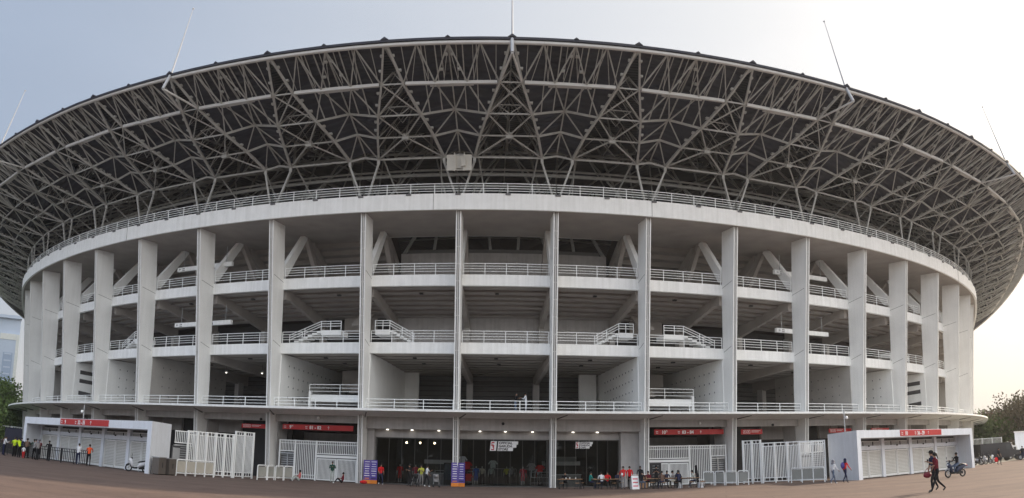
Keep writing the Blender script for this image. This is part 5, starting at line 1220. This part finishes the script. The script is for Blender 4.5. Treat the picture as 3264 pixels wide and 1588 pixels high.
b=MB(); b.ball((0,0,0),.23,12,8,(.9,.6,1.1)); o=b.build('plastic_bag',CL['red'],smooth=True); o.location=(46.45,75.2,.55); tag(o,'bright red bag hanging from the hand of the man in black','bag')
person((57.8,87.6),tocam(57,87),P_walk(.18),CL['black'],CL['navy'],'person in dark clothes walking at the right edge, left of two')
person((59.2,88.6),tocam(57,87,.5),P_stand(0),CL['grey'],CL['black'],'person in grey at the very right edge of the photo')
e=empty('litter_bin',(46.6,80.4,0),R_(-30),'cream upright bin board at the corner behind the right gatehouse','bin')
b=MB(); b.box((0,0,.68),(.62,.3,1.15)); b.build('body',CL['cream'],e,world=False); b=MB(); b.box((0,0,1.28),(.68,.36,.06)); b.build('lid',WHITE2,e,world=False)
for s in (-1,1): b=MB(); b.box((s*.24,0,.05),(.06,.28,.1)); b.build('foot',BLACK,e,world=False)
# ================================================================== vehicles and things far right
def vehicle(loc,rz,L,Wd,H,bm_,label,cat,name,hood=.28,wheelr=.42,wheelm=None,wind=True,tail=0):
    e=empty(name,(loc[0],loc[1],0),rz,label,cat); h0=.45; x0=-L/2; x1=L/2
    prof=[(x0,h0),(x0,H*.97),(x0+.12,H),(x1-L*hood-.5,H),(x1-L*hood,H*.56),(x1-.15,H*.52),(x1,H*.42),(x1,h0)]
    b=MB(); n=len(prof); q=b.add([(x,-Wd/2,z) for x,z in prof]+[(x,Wd/2,z) for x,z in prof]); b.face([q+i for i in range(n)]); b.face([q+n+i for i in range(n)][::-1])
    for i in range(n): b.face([q+i,q+(i+1)%n,q+n+(i+1)%n,q+n+i])
    b.build('body',bm_,e,world=False)
    gm=mat('vehicle_glass',(.03,.035,.04),.08)
    xh=x1-L*hood
    b=MB(); b.hexa([(xh-.02,-Wd*.42,H*.6),(xh+.02,-Wd*.42,H*.6),(xh+.02,Wd*.42,H*.6),(xh-.02,Wd*.42,H*.6),(xh-.40,-Wd*.40,H*.95),(xh-.36,-Wd*.40,H*.95),(xh-.36,Wd*.40,H*.95),(xh-.40,Wd*.40,H*.95)]); b.build('windscreen',gm,e,world=False)
    for s in (-1,1):
        b=MB(); b.box((xh-.95,s*(Wd/2+.004),H*.75),(.7,.02,H*.28)); b.build('side_window',gm,e,world=False)
        for x in (x0+L*.2,x1-L*.17):
            b=MB(); b.tube((x,s*(Wd/2-.2),wheelr),(x,s*(Wd/2+.03),wheelr),wheelr,20); w_=b.build('wheel',BLACK,e,world=False)
            b=MB(); b.tube((x,s*(Wd/2+.03),wheelr),(x,s*(Wd/2+.05),wheelr),wheelr*.6,14); b.build('rim',wheelm or GALV,w_,world=False)
        b=MB(); b.ball((x1-.02,s*Wd*.36,H*.40),.11,8,6,(.4,1,1)); b.build('headlight',mat('lamp_glass',(.7,.72,.75)),e,world=False)
    b=MB(); b.box((x1+.05,0,h0),(.16,Wd,.26)); b.build('bumper',mat('bumper_grey',(.12,.12,.12)),e,world=False)
    return e
YEL=mat('yellow_rim',(.45,.36,.05),.5)
vehicle((60.5,97.5),R_(10),7.6,2.3,2.35,KB,'black armoured truck with yellow wheels behind the man with the red bag','truck','armoured_truck',.26,.48,YEL)
vehicle((66.5,104),R_(25),4.4,1.8,1.9,mat('car_white_paint',(.7,.7,.7),.25),'white van partly hidden behind the black truck','van','parked_van')
vehicle((62.5,92.8),R_(150),4.2,1.75,1.45,mat('car_dark_paint',(.03,.03,.035),.2),'dark car at the right edge behind the walking people','car','parked_car',.22,.33)
e=empty('gatehouse',(75,108,0),0,'distant pale blue gatehouse at the right edge behind the dark car','gatehouse')
b=MB(); b.prism([(69.5,107),(90,116),(93,124),(74.5,113)],0,3.7); b.build('wall',BOXW,e); b=MB(); b.prism([(69.2,106.7),(90.3,115.7),(93.2,124.2),(74.4,113.2)],3.7,3.85); b.build('roof',WHITE2,e)
def lowfence(P0,P1,h,label):
    P0,P1=V2(P0),V2(P1); T=(P1-P0).normalized(); N=Vector((T.y,-T.x,0)); L=(P1-P0).length; F=(P0,T,N,Vector((0,0,1)))
    e=empty('metal_fence',P0,0,label,'fence'); b=MB()
    for z in (h-.08,h-1.0,h-1.4,.1): b.fbox(F,(0,0,z),(L,.06,z+.07))
    bars(b,F,.1,L-.1,.1,h-.08,.0,.35,.06); b.build('bars',RAILM,e); n=round(L/3)
    for i in range(n+1): b=MB(); b.fbox(F,(L*i/n-.06,-.02,0),(L*i/n+.06,.1,h+.05)); b.build('post',RAILM,e)
lowfence((58,112),(76,121),3.4,'pale metal fence behind the black truck at the right')
lowfence((-86,104),(-62,106),3.2,'grey mesh fence before the trees at the far left')
vehicle((-52.3,85.6),R_(121),4.8,1.9,2.7,mat('van_navy_paint',(.015,.018,.04),.3),'tall dark navy van behind the left crowd','van','parked_van',.2,.36)
# ================================================================== far buildings
TW=mat('tower_pale_cladding',(.36,.43,.54),.6,var=.04,scale=.05); TG=mat('tower_glass',(.24,.31,.43),.5,var=.1,scale=.05); TY=mat('tower_cream',(.50,.53,.53),.7)
def loc_az(az,d): return (d*math.sin(az),d*math.cos(az))
def tower(az,d,Wd,H,label):
    x,y=loc_az(az,d); e=empty('tower_block',(x,y,0),-az,label,'building')
    b=MB(); b.box((0,9,H/2),(Wd,18,H)); b.build('wall',TW,e,world=False)
    b=MB(); b.box((0,8,H+.6),(Wd+.6,19,1.2)); b.build('roof',TW,e,world=False)
    b=MB(); b.box((Wd*.5-3.8,-.6,H/2-3),(7.5,1.2,H-6)); b.build('wall',TW,e,world=False)
    b=MB(); b.box((Wd*.5-.6,-1.3,H/2-3),(1.2,.2,H-6)); b.box((Wd*.5-4.3,-1.3,H-7),(6,.2,2.2)); b.build('panel',TY,e,world=False)
    for j in range(14):
        b=MB(); z=4+j*(H-8)/14.; b.box((-2,-.05,z),(Wd*.55,.2,1.3)); b.build('window',TG,e,world=False)
    b=MB(); b.box((Wd*.5-3.8,-1.25,H/2-6),(3.6,.12,H-14)); w_=b.build('window',TG,e,world=False)
    b=MB()
    for j in range(12): b.box((Wd*.5-3.8,-1.36,5+j*(H-16)/12.),(2.6,.1,.5))
    b.build('frame',TW,w_,world=False)
tower(-.5925,330,26,46,'tall pale blue office tower beyond the trees at the far left')
x,y=loc_az(.546,260); e=empty('low_building',(x,y,0),-.55,'low white building just right of the stadium canopy','building')
b=MB(); b.box((0,5,6),(10,10,12)); b.build('wall',mat('far_white_wall',(.7,.7,.68)),e,world=False); b=MB(); b.box((0,5,12.2),(11,11,.5)); b.build('roof',GALV,e,world=False)
for i in range(3): b=MB(); b.box((-3+3*i,-.05,9),(1.6,.15,1.6)); b.build('window',TG,e,world=False)
# ================================================================== trees
def leafmat(n,c,c2): return mat(n,c,.8,var=.3,scale=.35,col2=c2,spec=.2)
LG=leafmat('leaf_green',(.11,.17,.05),(.22,.30,.10)); LG2=leafmat('leaf_dark_green',(.08,.12,.045),(.16,.21,.08)); LB=leafmat('leaf_brownish',(.10,.09,.06),(.19,.16,.11)); LR=leafmat('leaf_russet',(.16,.08,.07),(.24,.13,.11))
BARK=mat('bark',(.09,.07,.055),.9)
def tree(az,d,h,r,m,label,grp,nl=2600,ls=.55,seed=1):
    rnd=random.Random(seed); x,y=loc_az(az,d); e=empty('tree',(x,y,0),rnd.random()*6,label,'tree',grp)
    b=MB(); th=h*.45; b.tube((0,0,0),(0,0,th),.035*h,8,.022*h); cl=[]
    for i in range(9):
        t=rnd.random()*6.28; q=rnd.uniform(.35,.85)*r; zz=rnd.uniform(.50,.86)*h
        b.tube((0,0,th*rnd.uniform(.7,1)),(q*math.cos(t),q*math.sin(t),zz),.012*h,6,.004*h); cl.append((Vector((q*math.cos(t),q*math.sin(t),zz)),rnd.uniform(.28,.46)*r))
    for i in range(12):
        t=rnd.random()*6.28; q=rnd.uniform(0,.9)*r; cl.append((Vector((q*math.cos(t),q*math.sin(t),rnd.uniform(.35,.95)*h-.15*h*(q/r))),rnd.uniform(.22,.42)*r))
    b.build('trunk',BARK,e,world=False)
    b=MB()
    for i in range(nl):
        c,rr=cl[rnd.randrange(len(cl))]; v=Vector((rnd.gauss(0,1),rnd.gauss(0,1),rnd.gauss(0,.8))); v.normalize(); p=c+v*rr*rnd.uniform(.55,1.08)
        a=Vector((rnd.gauss(0,1),rnd.gauss(0,1),rnd.gauss(0,1))).normalized(); u=a.orthogonal().normalized(); w_=a.cross(u); s=ls*rnd.uniform(.5,1.2)
        k=b.add([p-u*s*.5,p+w_*s*.32,p+u*s*.5,p-w_*s*.32]); b.face([k,k+1,k+2,k+3])
    b.build('crown',m,e,world=False)
TL=[(-.600,150,11,6.0,LG),(-.583,158,12,6.5,LG),(-.566,165,12.5,6.5,LG2),(-.549,150,11.5,6,LG),(-.572,138,7.5,5,LG),(-.556,135,6.5,4.5,LG2),(-.590,125,6,4.5,LG),(-.575,190,15,8,LG)]
dl=['tallest left edge','round','dark crowned','partly hidden by the facade','lower front','low dark front','low bright front','rear']
for i,t in enumerate(TL): tree(*t[:4],t[4],dl[i]+' green tree at the far left below the tower','trees at the far left',seed=i+3)
TR=[(.527,175,7.5,5,LB),(.540,170,8,5.5,LB),(.552,165,8.3,6,LR),(.565,160,9,6,LB),(.578,155,9.2,6.5,LG2),(.592,150,10,7,LB),(.558,190,9.5,6,LG2),(.585,185,11,7,LR),(.606,160,11,7,LB),(.547,150,6.5,4.5,LG2)]
dr=['leftmost','second','russet topped','middle','dark green','tall right edge','rear middle','rear russet','outermost right','low front']
for i,t in enumerate(TR): tree(*t[:4],t[4],dr[i]+' hazy tree right of the stadium behind the truck','trees at the far right',seed=i+30)

# park trees behind the photographer, mirrored in the shop glass
rnd=random.Random(99); b=MB()
for i in range(46):
    x=-150+i*6.6+rnd.uniform(-2,2); y=-34-rnd.uniform(0,14); hh=rnd.uniform(11,19)
    for j in range(700):
        c=Vector((x+rnd.gauss(0,3.2),y+rnd.gauss(0,2.4),hh*rnd.uniform(.02,1.0)**.8)); a=Vector((rnd.gauss(0,1),rnd.gauss(0,1),rnd.gauss(0,1))).normalized(); u=a.orthogonal().normalized(); w_=a.cross(u); q=rnd.uniform(.6,1.3)
        k=b.add([c-u*q*.5,c+w_*q*.4,c+u*q*.5,c-w_*q*.4]); b.face([k,k+1,k+2,k+3])
for i in range(60):
    x=-170+i*5.6+rnd.uniform(-2,2); y=-56-rnd.uniform(0,8)
    for j in range(90):
        c=Vector((x+rnd.gauss(0,3.5),y+rnd.gauss(0,2),rnd.uniform(0,17))); a=Vector((rnd.gauss(0,.5),1,rnd.gauss(0,.4))).normalized(); u=a.orthogonal().normalized(); w_=a.cross(u); q=rnd.uniform(2.2,3.6)
        k=b.add([c-u*q*.5,c+w_*q*.45,c+u*q*.5,c-w_*q*.45]); b.face([k,k+1,k+2,k+3])
tag(b.build('woods',mat('woods_green',(.020,.028,.014),.9,var=.3,scale=.2)),kind='stuff')
# ================================================================== haze
hz=MB(); hz.box((0,170,24),(900,560,50)); hm=bpy.data.materials.new('haze_air'); hm.use_nodes=True; hn=hm.node_tree
hn.nodes.remove(hn.nodes['Principled BSDF']); pvn=hn.nodes.new('ShaderNodeVolumePrincipled'); pvn.inputs['Color'].default_value=(.93,.94,.96,1); pvn.inputs['Density'].default_value=.0002; pvn.inputs['Anisotropy'].default_value=.3
hn.links.new(pvn.outputs[0],hn.nodes['Material Output'].inputs['Volume'])
tag(hz.build('haze',hm),kind='stuff')
